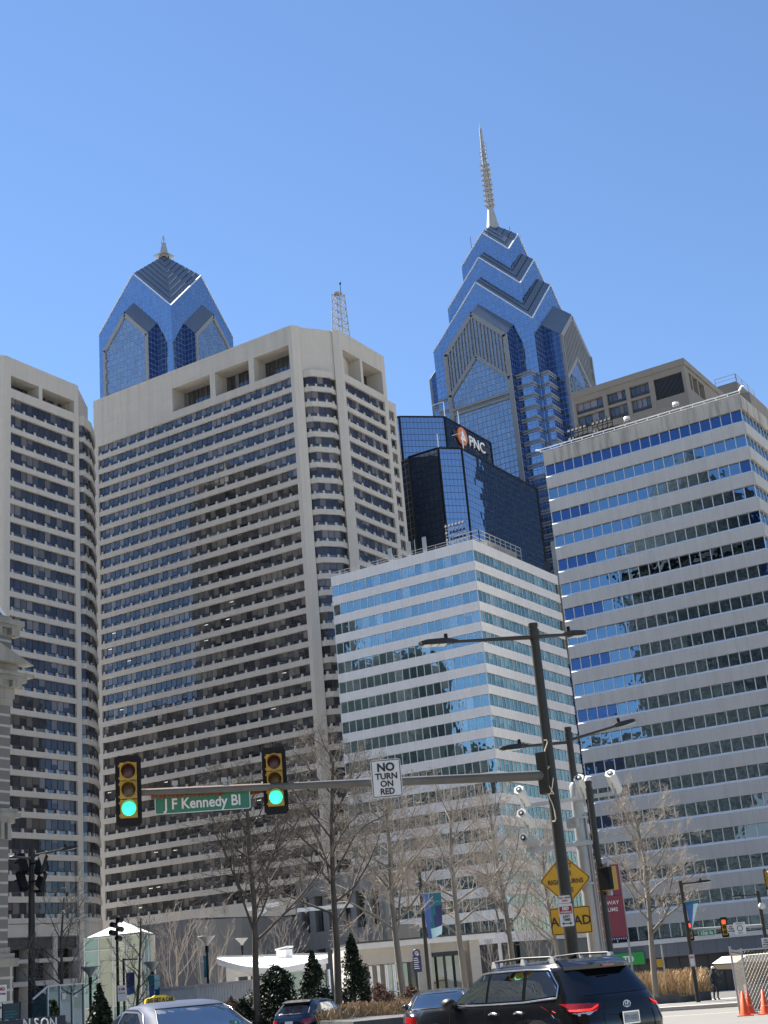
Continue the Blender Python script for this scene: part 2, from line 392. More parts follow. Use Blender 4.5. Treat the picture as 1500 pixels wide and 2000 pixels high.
M['tyre'] = plain('tyre_rubber', (.02,.02,.02), .85)
M['rim'] = plain('alloy_rim', (.5,.5,.52), .3, .8)
M['yellow'] = plain('taxi_sign_yellow', (.85,.55,.01), .4)
M['cam_white'] = plain('white_camera_housing', (.62,.62,.60), .45)
M['skin'] = plain('skin', (.35,.2,.14), .6)
M['cloth_dk'] = plain('dark_clothing', (.02,.022,.03), .9)
M['fence_blue'] = plain('navy_fence_panels', (.012,.017,.033), .6)
M['fence_white'] = plain('white_corrugated', (.56,.56,.56), .6)
M['roof_white'] = plain('white_roof_membrane', (.74,.73,.71), .7)
M['pav_white'] = plain('white_render', (.60,.60,.60), .8)
M['pav_beige'] = plain('beige_render', (.42,.39,.35), .8)
M['g_pav'] = glass('pavilion_glass', (.55,.65,.66), (.10,.11,.105), .18, wob=.01, tilt=.006, vary=.5, blind=.2, bcol=(.3,.3,.28))
M['g_store'] = glass('dark_storefront_glass', (.35,.42,.42), (.006,.01,.009), .12, wob=.01, tilt=.003, vary=.4)
M['pnc_orange'] = plain('orange_disc', (.62,.20,.08), .4)
M['white_letter'] = plain('white_letter', (.78,.78,.78), .4)
M['lamp_glass'] = plain('lamp_lens', (.72,.72,.66), .3)
M['rust'] = plain('rusty_arm', (.16,.075,.04), .8, var=.5, vs=6)
M['refl_dark'] = concrete('dark_facade_behind_camera', (.07,.068,.062), 3.2, 3.9, joint=.2, streak=0, jw=1.1, var=.3)
M['refl_stone'] = concrete('stone_facade_behind_camera', (.17,.16,.14), 3.4, 4.4, joint=.2, streak=.3, jw=1.3, var=.3)
M['bounce_pale'] = concrete('pale_bounce_out_of_frame', (.50,.46,.39), 3.4, 4.0, joint=.3, streak=.1, jw=1.2)
M['refl_glass'] = glass('glass_tower_behind', (.35,.42,.5), (.02,.025,.03), .2, grid=(1.6,4,.2,0), line=(.06,.07,.08))

# ================================================================== SETTING
def ground_sheet():
    mb = MB(); ys = [-3000, 15, 20, 37, 55, 90, 120, 150, 180, 260, 5000]; xs = [-3000, -60, 60, 3000]
    for i in range(len(ys)-1):
        for j in range(3):
            q = [(xs[j],ys[i]),(xs[j+1],ys[i]),(xs[j+1],ys[i+1]),(xs[j],ys[i+1])]; mb.face([(x,y,gz(y)) for x, y in q], 0)
    tag(mb.build('ground', M['pave']), kind='structure')
    def sheet(name, x0, x1, y0, y1, mt, dz):
        b = MB(); yy = sorted({y0, y1} | {y for y in (20, 37, 55, 90, 120, 150, 180) if y0 < y < y1})
        for a, c in zip(yy, yy[1:]): b.face([(x0,a,gz(a)+dz),(x1,a,gz(a)+dz),(x1,c,gz(c)+dz),(x0,c,gz(c)+dz)])
        return tag(b.build(name, mt), kind='structure')
    sheet('road', -400, 300, 9, 52, M['road_lt'], .006)
    sheet('side_road', -30, -14, 52, 88, M['road_lt'], .006); sheet('shade_sheet', -110, 300, 88, 179, M['shade_asphalt'], .006)  # second sheet is added dark ground, toned for shade before the striped block
    b = MB()
    for y in (26.5, 33.5, 40.5, 46):
        for i in range(40):
            x = -90+i*4.6
            if y in (26.5, 46): b.face([(x,y,gz(y)+.012),(x+4.6,y,gz(y)+.012),(x+4.6,y+.13,gz(y+.13)+.012),(x,y+.13,gz(y+.13)+.012)])
            elif i % 2: b.face([(x,y,gz(y)+.012),(x+3,y,gz(y)+.012),(x+3,y+.13,gz(y+.13)+.012),(x,y+.13,gz(y+.13)+.012)])
    tag(b.build('road_markings', M['paint_white']), kind='structure')
    b = MB(); b.box(-200, 200, 52, 52.35, -1, gz(52)+.15); b.box(-200, 200, 8.6, 9, -1, .15)
    tag(b.build('kerb', M['pave']), kind='structure')
ground_sheet()

# ================================================================== BEIGE TOWERS
def beige_rows(root, wall, path, z_top, pitch, dark, n, segs, step=3.1, setb=.55, gm=None):
    """one ribbon of windows per floor and per face; the spandrels and the stubby posts go into the wall"""
    gm = gm or M['g_beigeX']
    for k in range(n):
        wt = z_top-pitch*k; st = wt-dark
        wall.strip(path, wt-pitch, st, .62, 0)
        inn = offs(path, -setb); i2 = offs(path, -setb-.04)
        for (i, cnt, posts) in segs:
            b = MB(); p, q = inn[i], inn[i+1]
            b.panes(p, q, st+.80, wt, cnt, 0, 1, mw=.09, md=.07, ends=True, blinds=.13)
            if i == 0 and cnt > 20 and k > 12:
                for _ in range(random.randint(0, 3)):
                    u = random.random()*.9; a_ = V((*p,0)).lerp(V((*q,0)), u); e_ = (V((*q,0))-V((*p,0))).normalized(); zz_ = wt-random.uniform(.4,.8); b.box(a_.x, a_.x+1.1, a_.y-.02, a_.y-.01, zz_, zz_+.09, 3)
            b.panes(p, q, st, st+.80, max(1, cnt//2), 2)
            e0, e1 = V((*p,0)), V((*q,0)); d = (e1-e0).normalized(); nn = V((d.y,-d.x,0))
            b.pbox(e0, e1, nn*.16, st+.74, st+.86, 1)
            b.build('window_band', [gm, M['frame'], M['g_dark'], M['lit_tube']], root)
            a0, a1 = V((*path[i],0)), V((*path[i+1],0)); L = (a1-a0).length
            for j in range(posts):
                c = a0+d*(L*(j+.25)/posts if posts > 3 else L*(j+.5)/posts)-nn*.03
                w0, w1, dp = .30, .20, .42
                vb = [c-d*w0, c+d*w0, c+d*w0-nn*dp, c-d*w0-nn*dp]; vt = [c-d*w1-nn*.1, c+d*w1-nn*.1, c+d*w1-nn*dp, c-d*w1-nn*dp]
                vs = [(x.x,x.y,st) for x in vb]+[(x.x,x.y,st+.74) for x in vt]
                wall.idx(vs, [(4,5,6,7),(0,1,5,4),(1,2,6,5),(2,3,7,6),(3,0,4,7)], 0)
def tower_west():
    Y0, XL, XR = 237.15, -230.0, -166.05
    r = thing('office_tower', (-195, 255, gz(200)), 'tall beige concrete tower with a blank upper left wall below the lattice mast', 'office tower', 'beige twin office towers')
    w_ = MB()
    A = [(-228.6, Y0), (-167.1, Y0)]
    beige_rows(r, w_, A, 135.55, 3.8, 2.6, 31, [(0, 40, 20)], gm=M['g_beige'])
    c0, c1 = V((-164.9, 239.0)), V((-160.25, 245.75)); d = (c1-c0).normalized(); n = V((d.y, -d.x)); L = (c1-c0).length
    bay = [tuple(c0-n*.45), tuple(c0+d*1.7+n*.75), tuple(c1-d*1.7+n*.75), tuple(c1-n*.45)]
    beige_rows(r, w_, bay, 135.55, 3.8, 2.6, 31, [(0, 1, 1), (1, 3, 2), (2, 1, 1)], setb=.5)
    X0 = -159.1
    B = [(X0, 247.9), (X0, 265.2)]
    beige_rows(r, w_, B, 135.55, 3.8, 2.6, 31, [(0, 11, 5)])
    F = [(-160.9, 266.9), (-160.9, 272.3)]
    beige_rows(r, w_, F, 135.55, 3.8, 2.6, 31, [(0, 3, 2)])
    # pilasters
    zb = 15.5
    w_.prism([(XL, Y0+.02), (-228.6, Y0+.02), (-228.6, Y0+2), (XL, Y0+2)], zb, 148.66)
    w_.prism([(-167.1, Y0-.03), (XR, Y0-.03), tuple(c0), tuple(c0-n*1.5), (-167.1, Y0+2.5)], zb, 148.6)
    w_.prism([tuple(c1), (X0+.03, 246.7), (X0+.03, 247.9), (X0-2.2, 247.9), tuple(c1-n*1.5)], zb, 148.6)
    w_.prism([(X0+.02, 265.2), (X0+.02, 266.8), (X0-2.5, 266.8), (X0-2.5, 265.2)], zb, 148.6); w_.prism([(X0-2.5, 265.2), (X0-2.5, 266.7), (X0-7.5, 266.7), (X0-7.5, 265.2)], 135, 148.5)
    w_.prism([(-160.9, 272.3), (-160.9, 273.6), (-163, 273.6), (-163, 272.3)], zb, 138.2)
    w_.prism([(-161.0, 266.9), (-160.88, 266.9), (-160.88, 272.3), (-164, 272.3)], 135.55, 138.2)
    # blank chamfer wall above the bay with its lip
    q = [c0-n*.35, c1-n*.35, c1-n*1.5, c0-n*1.5]; w_.prism([tuple(x) for x in q], 135.6, 148.5)
    w_.strip(bay, 135.55, 137.2, 1.0)
    # dark core closing the space behind the glass
    core = MB(); core.prism([(XL+.3, Y0+.75), (-167.3, Y0+.75), (-165.8, 239.6), (-161, 246.3), (X0-.75, 248), (X0-.75, 265.8), (-161.7, 266), (-161.9, 273), (-185, 290), (XL+.3, 292)], 12, 135.4)
    core.build('core', M['frame'], r)
    w_.prism([(XL+.02, Y0+2), (XL+.35, Y0+2), (XL+.35, 292), (XL+.02, 292)], zb, 148.66)
    # base: deep soffit, columns, recessed lobby
    w_.strip([(XL, Y0-.01), (XR, Y0-.01)], 15.4, 17.75, 3)
    for x in (-229, -219, -209, -199, -189, -179, -168.5): w_.box(x-.8, x+.8, Y0+.2, Y0+2.2, gz(200), 15.4)
    for z in (4.5, 10): w_.box(XL, XR, Y0+2.6, Y0+3.2, z, z+1.3)
    w_.build('wall', M['beige'], r)
    lb = MB(); lb.panes((XL, Y0+3.3), (XR, Y0+3.3), gz(200), 15.4, 26, 0, 1, mw=.15); lb.build('lobby_window', [M['g_dark'], M['frame']], r)
    # crown
    t = MB(); OPX = [(-203.3, -191.2), (-189.6, -179.2), (-177.6, -167.1)]; z0, z1 = 137.55, 143.85
    t.box(-228.6, -203.3, Y0, Y0+6, 135.55, 148.66); t.box(-203.3, -167.1, Y0+.003, Y0+6, z1, 148.66); t.box(-203.3, -167.1, Y0+.003, Y0+6, 135.55, z0)
    for a, b in ((-191.2, -189.6), (-179.2, -177.6)): t.box(a, b, Y0+.006, Y0+5.4, z0, z1)
    t.box(X0-6, X0, 247.9, 265.2, z1, 148.66); t.box(X0-6, X0, 247.9, 265.2, 135.55, z0)
    t.box(X0-5.4, X0-.006, 255.3, 256.4, z0, z1)
    t.prism([(XL+.4, Y0+6), (-166, Y0+6), (-160.4, 247.9), (X0-6, 265.2), (-182, 290), (XL+.4, 292)], 135.5, 147.9)
    t.build('crown', M['beige_top'], r)
    for a, b in OPX:
        g = MB(); g.panes((a, Y0+4.6), (b, Y0+4.6), z0, z1, 8, 0, 1, mw=.12, md=.1); g.pbox(V((a,Y0+4.6,0)), V((b,Y0+4.6,0)), V((0,-.12,0)), z0+1.6, z0+1.8, 1)
        g.build('crown_window', [M['g_dark'], M['frame']], r)
    for a, b in ((247.9, 255.3), (256.4, 265.2)):
        g = MB(); g.panes((X0-4.6, a), (X0-4.6, b), z0, z1, 6, 0, 1, mw=.12, md=.1); g.build('crown_window', [M['g_dark'], M['frame']], r)
tower_west()
def tower_east():
    X0 = -200.96
    r = thing('office_tower', (-215, 195, gz(190)), 'beige concrete tower cut by the left picture edge, two openings under its roof', 'office tower', 'beige twin office towers')
    w_ = MB(); B = [(X0, 182.85), (X0, 201.15)]
    beige_rows(r, w_, B, 123.27, 3.955, 2.85, 27, [(0, 11, 6)])
    c0, c1 = V((-201.7, 203.3)), V((-207.95, 212.67)); d = (c1-c0).normalized(); n = V((d.y, -d.x))
    bay = [tuple(c0-n*.2), tuple(c0+d*.3+n*1.0), tuple(c0+d*4.6+n*1.9), tuple(c1-d*1.6+n*1.6), tuple(c1+d*2.6+n*1.1), tuple(c1+d*5.5-n*.2)]
    beige_rows(r, w_, bay, 123.27, 3.955, 2.85, 27, [(0, 1, 0), (1, 3, 2), (2, 3, 2), (3, 2, 1), (4, 2, 1)], setb=.4)
    w_.strip(bay, 123.27, 125.6, 1.2)
    w_.prism([tuple(c0-n*.1), tuple(c1-n*.1), tuple(c1-n*3), tuple(c0-n*3)], 123, 132.35)
    zb = 16.2
    w_.prism([(X0+.03, 201.15), (X0+.03, 202.5), tuple(c0), tuple(c0-n*2), (X0-2, 201.15)], 5.2, 132.38)
    w_.prism([(X0+.03, 181.3), (X0+.03, 182.85), (X0-2, 182.85), (X0-7, 176), (-207.2, 174.2)], 5.2, 132.38)
    w_.prism([tuple(c1-n*.3), tuple(c1-n*.3+d*1.0), tuple(c1-n*3+d*1.0), tuple(c1-n*3)], zb, 125.6)
    z0, z1 = 125.3, 128.25
    w_.box(X0-5, X0, 182.85, 201.15, z1, 132.4); w_.box(X0-5, X0, 182.85, 201.15, 123.27, z0)
    w_.box(X0-4, X0-.006, 190.75, 191.75, z0, z1)
    w_.prism([(X0-5, 182.85), (X0-5, 201.15), (-207.5, 211), (-221, 211), (-221, 165), (-208, 176)], 123.2, 131.5)
    # base: spandrel, flared soffit, tall recessed bays
    w_.strip(B, 14.2, 16.6, .62); w_.strip(bay, 14.0, 16.6, 1.2)
    w_.face([(X0,182.85,14.2),(X0,201.15,14.2),(X0-4,201.15,13.6),(X0-4,182.85,13.6)])
    bl = offs(bay, -2.4)
    for i in range(5):
        a, b, c, e = bay[i], bay[i+1], bl[i+1], bl[i]; w_.face([(e[0],e[1],10.5),(c[0],c[1],10.5),(b[0],b[1],14),(a[0],a[1],14)])
    for y in (188.6, 194.7): w_.box(X0-3.2, X0-.4, y, y+1.1, gz(190), 14.2)
    for z, h in ((9.5, .75), (5.4, .9)): w_.box(X0-2.6, X0-.5, 183, 201.15, z, z+h)
    w_.build('wall', M['beige'], r)
    for z, h in ((10.25, 3.6), (6.3, 3.2), (gz(190), 9)):
        g = MB(); g.panes((X0-3.2, 182.9), (X0-3.2, 201.1), z, min(z+h, z+h), 11, 0, 1, mw=.1); g.build('lobby_window', [M['g_dark'], M['frame']], r)
    for a, b in ((182.9, 190.75), (191.75, 201.1)):
        g = MB(); g.panes((X0-3.6, a), (X0-3.6, b), z0, z1, 7, 0, 1, mw=.12); g.build('crown_window', [M['g_dark'], M['frame']], r)
    core = MB(); core.prism([(X0-.75, 182.9), (X0-.75, 201.1), (-202.6, 203.6), (-208.2, 213.0), (-211.2, 216.2), (-221, 212), (-221, 165), (-208, 176.5)], 12, 123.2); core.prism([(X0-3.4, 182.9), (X0-3.4, 201.6), (-207, 204), (-213, 213.5), (-221, 212), (-221, 165), (-208, 176.5)], -3.8, 12); core.build('core', M['frame'], r)
tower_east()
def roof_mast():
    p0 = at(660, 655, 297); b = V((p0.x-1, p0.y+3, 147.9))
    r = thing('lattice_mast', b, 'thin steel lattice mast with a brown dish on top, standing on the beige tower roof', 'mast')
    zt = at(668, 575, 300).z; f = MB(); N = 7; w0, w1 = 1.55, 1.15
    P = lambda i, j, t: V((b.x+i*(w0+(w1-w0)*t), b.y+j*(w0+(w1-w0)*t), b.z+(zt-b.z)*t))
    cs = [(-1,-1),(1,-1),(1,1),(-1,1)]
    for i, j in cs: f.bar(P(i,j,0), P(i,j,1), .22)
    for k in range(N):
        for a in range(4):
            u, v = cs[a], cs[(a+1)%4]; f.bar(P(*u,k/N), P(*v,(k+1)/N), .1); f.bar(P(*v,k/N), P(*u,(k+1)/N), .1); f.bar(P(*u,(k+1)/N), P(*v,(k+1)/N), .12)
    f.build('lattice', M['galv'], r)
    d = MB(); d.lathe([(.05,0),(1.0,.12),(1.1,.35),(.6,.6),(.05,.7)], (b.x, b.y, zt), 14); d.build('dish', M['rust'], r)
    a = MB(); a.tube([(b.x+.9,b.y,zt),(b.x+.9,b.y,zt+2.6)], .08, 5); a.lathe([(.03,0),(.24,.1),(.24,.5),(.03,.9)], (b.x+.9,b.y,zt+2.5), 8); a.build('aerial', M['black'], r)
roof_mast()

# ================================================================== WHITE RIBBON BUILDING
def rail(mb, pts, h, posts, t=.07, m=0, mids=(.5,)):
    for a, b in zip(pts, pts[1:]):
        a, b = V(a), V(b); up = V((0,0,h))
        mb.bar(a+up, b+up, t, t, m)
        for q in mids: mb.bar(a+up*q, b+up*q, t*.7, t*.7, m)
        L = (b-a).length; n = max(1, int(L/posts))
        for i in range(n+1): p = a+(b-a)*(i/n); mb.bar(p, p+up, t, t, m)
def white_building():
    X1, Y0, XL, Y1, ZT = -111.35, 212.6, -143.4, 248.2, 76.44
    r = thing('office_building', ((XL+X1)/2, 230, gz(200)), 'white office block with green tinted ribbon windows at the centre of the street', 'office building')
    w_ = MB(); path = [(XL, Y0), (X1, Y0), (X1, Y1)]
    w_.strip(path, 74.5, ZT, .5)
    for k in range(18):
        wt = 74.51-3.84*k; wb = wt-2.15
        w_.strip(path, wb-1.69, wb, .5)
        inn = offs(path, -.28)
        b = MB(); b.panes(inn[0], inn[1], wb, wt, 20, 0, 1, mw=.10, md=.10, ends=True, blinds=.12); b.build('window_band', [M['g_white'], M['alu']], r)
        b = MB(); b.panes(inn[1], inn[2], wb, wt, 23, 0, 1, mw=.09, md=.10, ends=True, blinds=.25); b.build('window_band', [M['g_whiteX'], M['alu']], r)
    for i in range(5): w_.box(XL+.3+i*7, XL+.9+i*7, Y0+.3, Y0+.9, gz(200), 7.1)
    w_.face([(XL,Y0,ZT-.01),(X1,Y0,ZT-.01),(X1,Y1,ZT-.01),(XL,Y1,ZT-.01)])
    w_.box(XL, XL+.3, Y0+.5, Y1, gz(200), ZT-.02)
    w_.build('wall', M['white_panel'], r)
    c = MB(); c.box(XL+.4, X1-.6, Y0+.6, Y1-.6, gz(200), ZT-.6); c.build('core', M['frame'], r)
    s = MB(); s.panes((XL, Y0+1), (X1, Y0+1), gz(200), 7.1, 12, 0, 1, mw=.15); s.panes((X1-1, Y0), (X1-1, Y1), gz(200), 7.1, 14, 0, 1, mw=.15); s.build('shop_window', [M['g_store'], M['frame']], r)
    g = MB(); rail(g, [(XL+.4,Y0+.5,ZT),(X1-.4,Y0+.5,ZT),(X1-.4,Y0+14,ZT)], 1.0, 2.5); g.build('roof_railing', M['galv'], r)
    # machinery and its screen on the roof
    e = thing('roof_machinery', (X1-3, 228, ZT), 'grey louvred machinery box inside a pipe cage on the white building roof', 'machinery')
    b = MB(); b.box(X1-7, X1-1.4, 221, 233, ZT, ZT+2.1)
    for i in range(12): b.box(X1-1.41, X1-1.36, 221.2, 232.8, ZT+.15+i*.16, ZT+.22+i*.16)
    b.build('housing', M['old_conc'], e)
    b = MB(); rail(b, [(X1-6,217,ZT),(X1-.8,217,ZT),(X1-.8,234,ZT)], 3.1, 1.9, .13, mids=(.45,.75)); b.build('pipe_cage', M['galv'], e)
    for i, px in enumerate((762, 800, 812, 831)):
        p = onY(px, 1085, Y0+1.2); h = (2.2, 2.5, 1.6, 2.6)[i]
        q = thing('antenna_panel', (p.x, p.y, ZT), ('small grey antenna panel farthest left on the white building roof', 'tall grey antenna panel beside a thin rod on the white building roof', 'thin rod aerial between two panels on the white building roof', 'tall pale antenna panel nearest the lamp rack on the white building roof')[i], 'antenna', 'antennas on the white building roof')
        b = MB()
        if i == 2: b.tube([(p.x,p.y,ZT),(p.x,p.y,ZT+3.4)], .06, 6)
        else: b.box(p.x-.4, p.x+.4, p.y-.1, p.y+.1, ZT+.5, ZT+h+.8); b.tube([(p.x,p.y+.2,ZT),(p.x,p.y+.2,ZT+h)], .06, 6)
        b.build('panel' if i != 2 else 'rod', M['galv'], q)
    # upper setback at the back right
    q = thing('roof_block', (-108.5, 246, 70), 'small stained white block with one opening, between the white building and the striped tower', 'building')
    b = MB(); p = atq = onY(1066, 1068, 252); b.box(-119, -113.2, 251, 257, 60, at(1040,1090,262).z); 
    b.box(-113.2, -109.8, 251, 257, 60, at(1075,1065,278).z); b.build('wall', M['old_conc'], q)
    b = MB(); b.box(-115.2, -113.9, 250.95, 251.0, 78.2, 81.0); b.build('opening', M['frame'], q)
white_building()
def lamp_rack(name_label, p, L, rz, rows, tilt):
    r = thing('floodlight_rack', p, name_label, 'floodlights', None, rz); f = MB()
    for q in range(rows):
        f.bar((-L/2, q*.2, 1.0+q*1.35), (L/2, q*.2, 1.0+q*1.35), .09)
    for i in range(5): x = -L/2+L*i/4; f.bar((x,0,0), (x,.3,1.2+rows*1.2), .09); f.bar((x,1.3,0), (x,.2,1.2), .07)
    f.build('frame', M['galv' if rows > 2 else 'black'], r, world=False)
    n = int(L/.62)
    for q in range(rows):
        for i in range(n):
            x = -L/2+.3+i*(L-.6)/(n-1); b = MB(); z = 1.3+q*1.35
            b.slab([(x-.2,-.35,z-.02),(x+.2,-.35,z-.02),(x+.2,-.15,z+.38),(x-.2,-.15,z+.38)], (0,.28,-.05)); b.build('floodlight', M['black'], r, world=False)
pA = onY(893, 1075, 213.8); lamp_rack('rack of black floodlights at the front corner of the white building roof', (pA.x, 213.9, 76.5), 4.3, 0, 3, .3)

# ================================================================== STRIPED TOWER ON THE RIGHT
def striped_building():
    XR, Y0, XL, Y1, ZT = -49.95, 183.32, -82.0, 216.0, 77.05
    zb = gz(180)
    r = thing('office_building', ((XL+XR)/2, 199, zb), 'pale concrete office block with blue mirrored ribbon windows and a stained parapet at the right', 'office building')
    w_ = MB(); path = [(XL, Y0), (XR, Y0), (XR, Y1)]
    rp = MB(); rp.strip(path, 74.84, ZT, .55); rp.face([(XL,Y0,ZT-.2),(XR,Y0,ZT-.2),(XR,Y1,ZT-.2),(XL,Y1,ZT-.2)]); rp.build('parapet', M['old_conc'], r)
    sill = MB(); inn = offs(path, -.38)
    for k in range(19):
        wt = 74.84-3.865*k; wb = wt-1.80
        if k < 18: w_.strip(path, wb-2.065, wb-.22, .6)
        for i in (0, 1):
            a, b, c, d = path[i], path[i+1], inn[i+1], inn[i]
            if k < 18: sill.face([(a[0],a[1],wb-.22),(b[0],b[1],wb-.22),(c[0],c[1],wb+.12),(d[0],d[1],wb+.12)])
        film = k % 2 == 0
        p, q = V(inn[0]), V(inn[1]); N = 20
        b = MB(); d = (q-p)/N
        for i in range(N):
            m_ = 2 if (k == 0 or (film and k <= 16 and (i < 4 or i > 18))) else 0
            b.panes(p+d*i, p+d*(i+1), wb, wt, 1, m_)
        b.panes(p, q, wb, wt, N, 3 if False else 0, None) if False else None
        for i in range(N+1):
            x = p+d*i; b.box(x.x-.055, x.x+.055, x.y-.10, x.y-.004, wb, wt, 1)
        b.build('window_band', [M['g_right'], M['alu'], M['g_film']], r)
        b = MB(); b.panes(inn[1], inn[2], wb, wt, 20, 0, 1, mw=.1, md=.1); b.build('window_band', [M['g_right'], M['alu']], r)
    w_.box(XL, XL+.3, Y0+.6, Y1, zb, ZT-.3)
    w_.build('wall', M['grey_panel'], r); sill.build('sill', M['white_metal'], r)
    lw = MB(); lw.box(XL, XR, Y0-.25, Y0+.3, 2.75, 3.35); lw.box(XR-.3, XR+.25, Y0+.3, Y1, 2.75, 3.35); lw.build('ledge', M['alu'], r)
    fb = MB(); fb.box(XL, XR, Y0-.05, Y0+.4, 1.0, 2.75)
    for i in range(18): pass
    fb.box(XR-.4, XR+.05, Y0+.4, Y1, 1.0, 2.75); fb.build('fascia', concrete('grey_fascia_panels', (.16,.17,.19), 1.78, 0, joint=.5, streak=.05), r)
    c = MB(); c.box(XL+.45, XR-.8, Y0+.8, Y1-.5, zb, ZT-.6); c.build('core', M['frame'], r)
    s = MB(); s.panes((XL, Y0+.9), (XR, Y0+.9), zb, 1.0, 16, 0, 1, mw=.09, md=.1); s.panes((XR-.9, Y0+.9), (XR-.9, Y1), zb, 1.0, 16, 0, 1, mw=.09); s.build('shop_window', [M['g_store'], M['frame']], r)
    g = MB(); rail(g, [(XL-.3,Y0-.15,ZT+.12),(XR,Y0-.15,ZT+.12)], .42, 1.75, .12, mids=())
    g.bar((XL-.3,Y0-.15,ZT+.12),(XR,Y0-.15,ZT+.12),.09); p = V((XR,Y0-.15,ZT+.5)); g.tube([p, p+V((.5,0,.6)), p+V((.75,0,.5))], .13, 6); g.tube([(XL-.3,Y0-.15,ZT+.4),(XL-1.1,Y0-.15,ZT+.6)], .13, 6)
    g.build('roof_railing', M['white_metal'], r)
    # mechanical storeys on the roof
    PX, PY, PL, PR = -62.84, 200.4, -82.9, 222.5; zt = 93.0
    ph = MB()
    cols = [(-82.9,-82.5), (-77.5,-76.75), (-73.35,-72.65), (-69.2,-68.3), (-63.4,PX)]
    ph.strip([(PL,PY-.25),(PX+.25,PY-.25),(PX+.25,PR)], 91.9, zt, 1); ph.box(PL, PX, PY, PY+1, 90.9, 91.9)
    for a, b in cols: ph.box(a, b, PY, PY+1, 76, 90.9)
    for a, b in zip(cols[:3], cols[1:4]): ph.box(a[1], b[0], PY+.05, PY+.8, 88.45, 88.85); ph.box(a[1], b[0], PY+.05, PY+.8, 85.2, 86.2); ph.box(a[1], b[0], PY+.05, PY+.8, 76, 82)
    ph.box(-68.3, -63.4, PY+.05, PY+1, 76, 87.2)
    ph.box(PX-1, PX-.003, PY+1, PY+1.9, 76, 91.9); ph.box(PX-1, PX-.003, PY+9, PR, 76, 91.9); ph.box(PX-1, PX-.003, PY+1.9, PY+9, 91.2, 91.9); ph.box(PX-1, PX-.003, PY+1.9, PY+9, 76, 88.2)
    for y in (203.6, 206.4): ph.box(PX-.8, PX-.1, y, y+.5, 88.2, 91.2)
    ph.box(PL+.2, PX-1.1, PY+1.2, PR, 76, 92.8)
    pho = ph.build('penthouse', M['brown_conc'], r)
    for a, b in zip(cols[:3], cols[1:4]):
        for z0, z1 in ((88.85, 90.9), (86.2, 88.45), (82, 85.2)):
            g = MB(); g.panes((a[1], PY+.5), (b[0], PY+.5), z0+.75, z1, 4, 0, 1, mw=.09); g.box(a[1], b[0], PY+.48, PY+.55, z0, z0+.75, 1); g.build('window', [M['g_beige'], M['frame']], pho)
    g = MB()
    for i in range(24): x = -68.3+i*4.9/23; g.box(x-.05, x+.05, PY+.3, PY+.5, 87.2, 90.9)
    g.box(-68.3, -63.4, PY+.75, PY+.8, 87.2, 90.9); g.build('louvre', M['frame'], pho)
    k = MB(); a, b = at(1330,722,235), 0
    k.box(-70, -65.9, 241, 252, 76, 103.6); k.box(-66.2, -64.0, 241.5, 252.5, 76, 101); 
    k.build('lift_tower', M['brown_conc'], r)
    g = MB(); rail(g, [(-70,241,103.6),(-65.9,241,103.6),(-65.9,252,103.6)], 1.5, 3.5, .1); g.build('roof_railing', M['galv'], r)
    e = thing('roof_machinery', (-66, 190, ZT), 'low brown screened machinery deck with two white fans behind the stained parapet', 'machinery')
    b = MB(); b.box(-71.5, -61.2, 190.5, 196, ZT, ZT+4.1)
    for i in range(8): x = -71.3+i*1.42; b.box(x, x+.1, 190.38, 190.5, ZT, ZT+4.3)
    for z in (1.5, 2.9, 4.2): b.box(-71.5, -61.2, 190.36, 190.5, ZT+z, ZT+z+.1)
    b.build('screen', M['brown_conc'], e)
    for x in (-70.5, -62.3): b = MB(); b.lathe([(.5,0),(.55,.3),(.5,.75),(.2,.8)], (x,191.5,ZT+4.3), 12); b.build('fan', M['white_metal'], e)
striped_building()
for i, (px, lab) in enumerate(((1128, 'left rack of black floodlights on the striped tower parapet'), (1178, 'right rack of black floodlights on the striped tower parapet'))):
    p = onY(px, 845, 184.6); lamp_rack(lab, (p.x, 184.6, 76.9), 3.3, 0, 2, .3)
def bank_sign():
    p0, p1 = onY(1205, 1855, 183.2), onY(1255, 1855, 183.2); zc = .95
    r = thing('bank_sign', ((p0.x+p1.x)/2, 183.0, -.1), 'bright green shop sign with two white letters under the striped tower', 'sign'); r['label'] = 'bright green fascia sign with two white letters below the striped office block'
    w_ = p1.x-p0.x
    b = MB(); b.box(p0.x-.9, p1.x+.2, 182.9, 183.2, .35, 1.95); b.build('panel', M['td_green'], r)
    b = MB(); x = (p0.x+p1.x)/2-.2; b.text('TD', 1.15, x, 182.86, .75, 0, sx=1.0, depth=.03, bold=.03); b.build('lettering', M['white_letter'], r)
bank_sign()

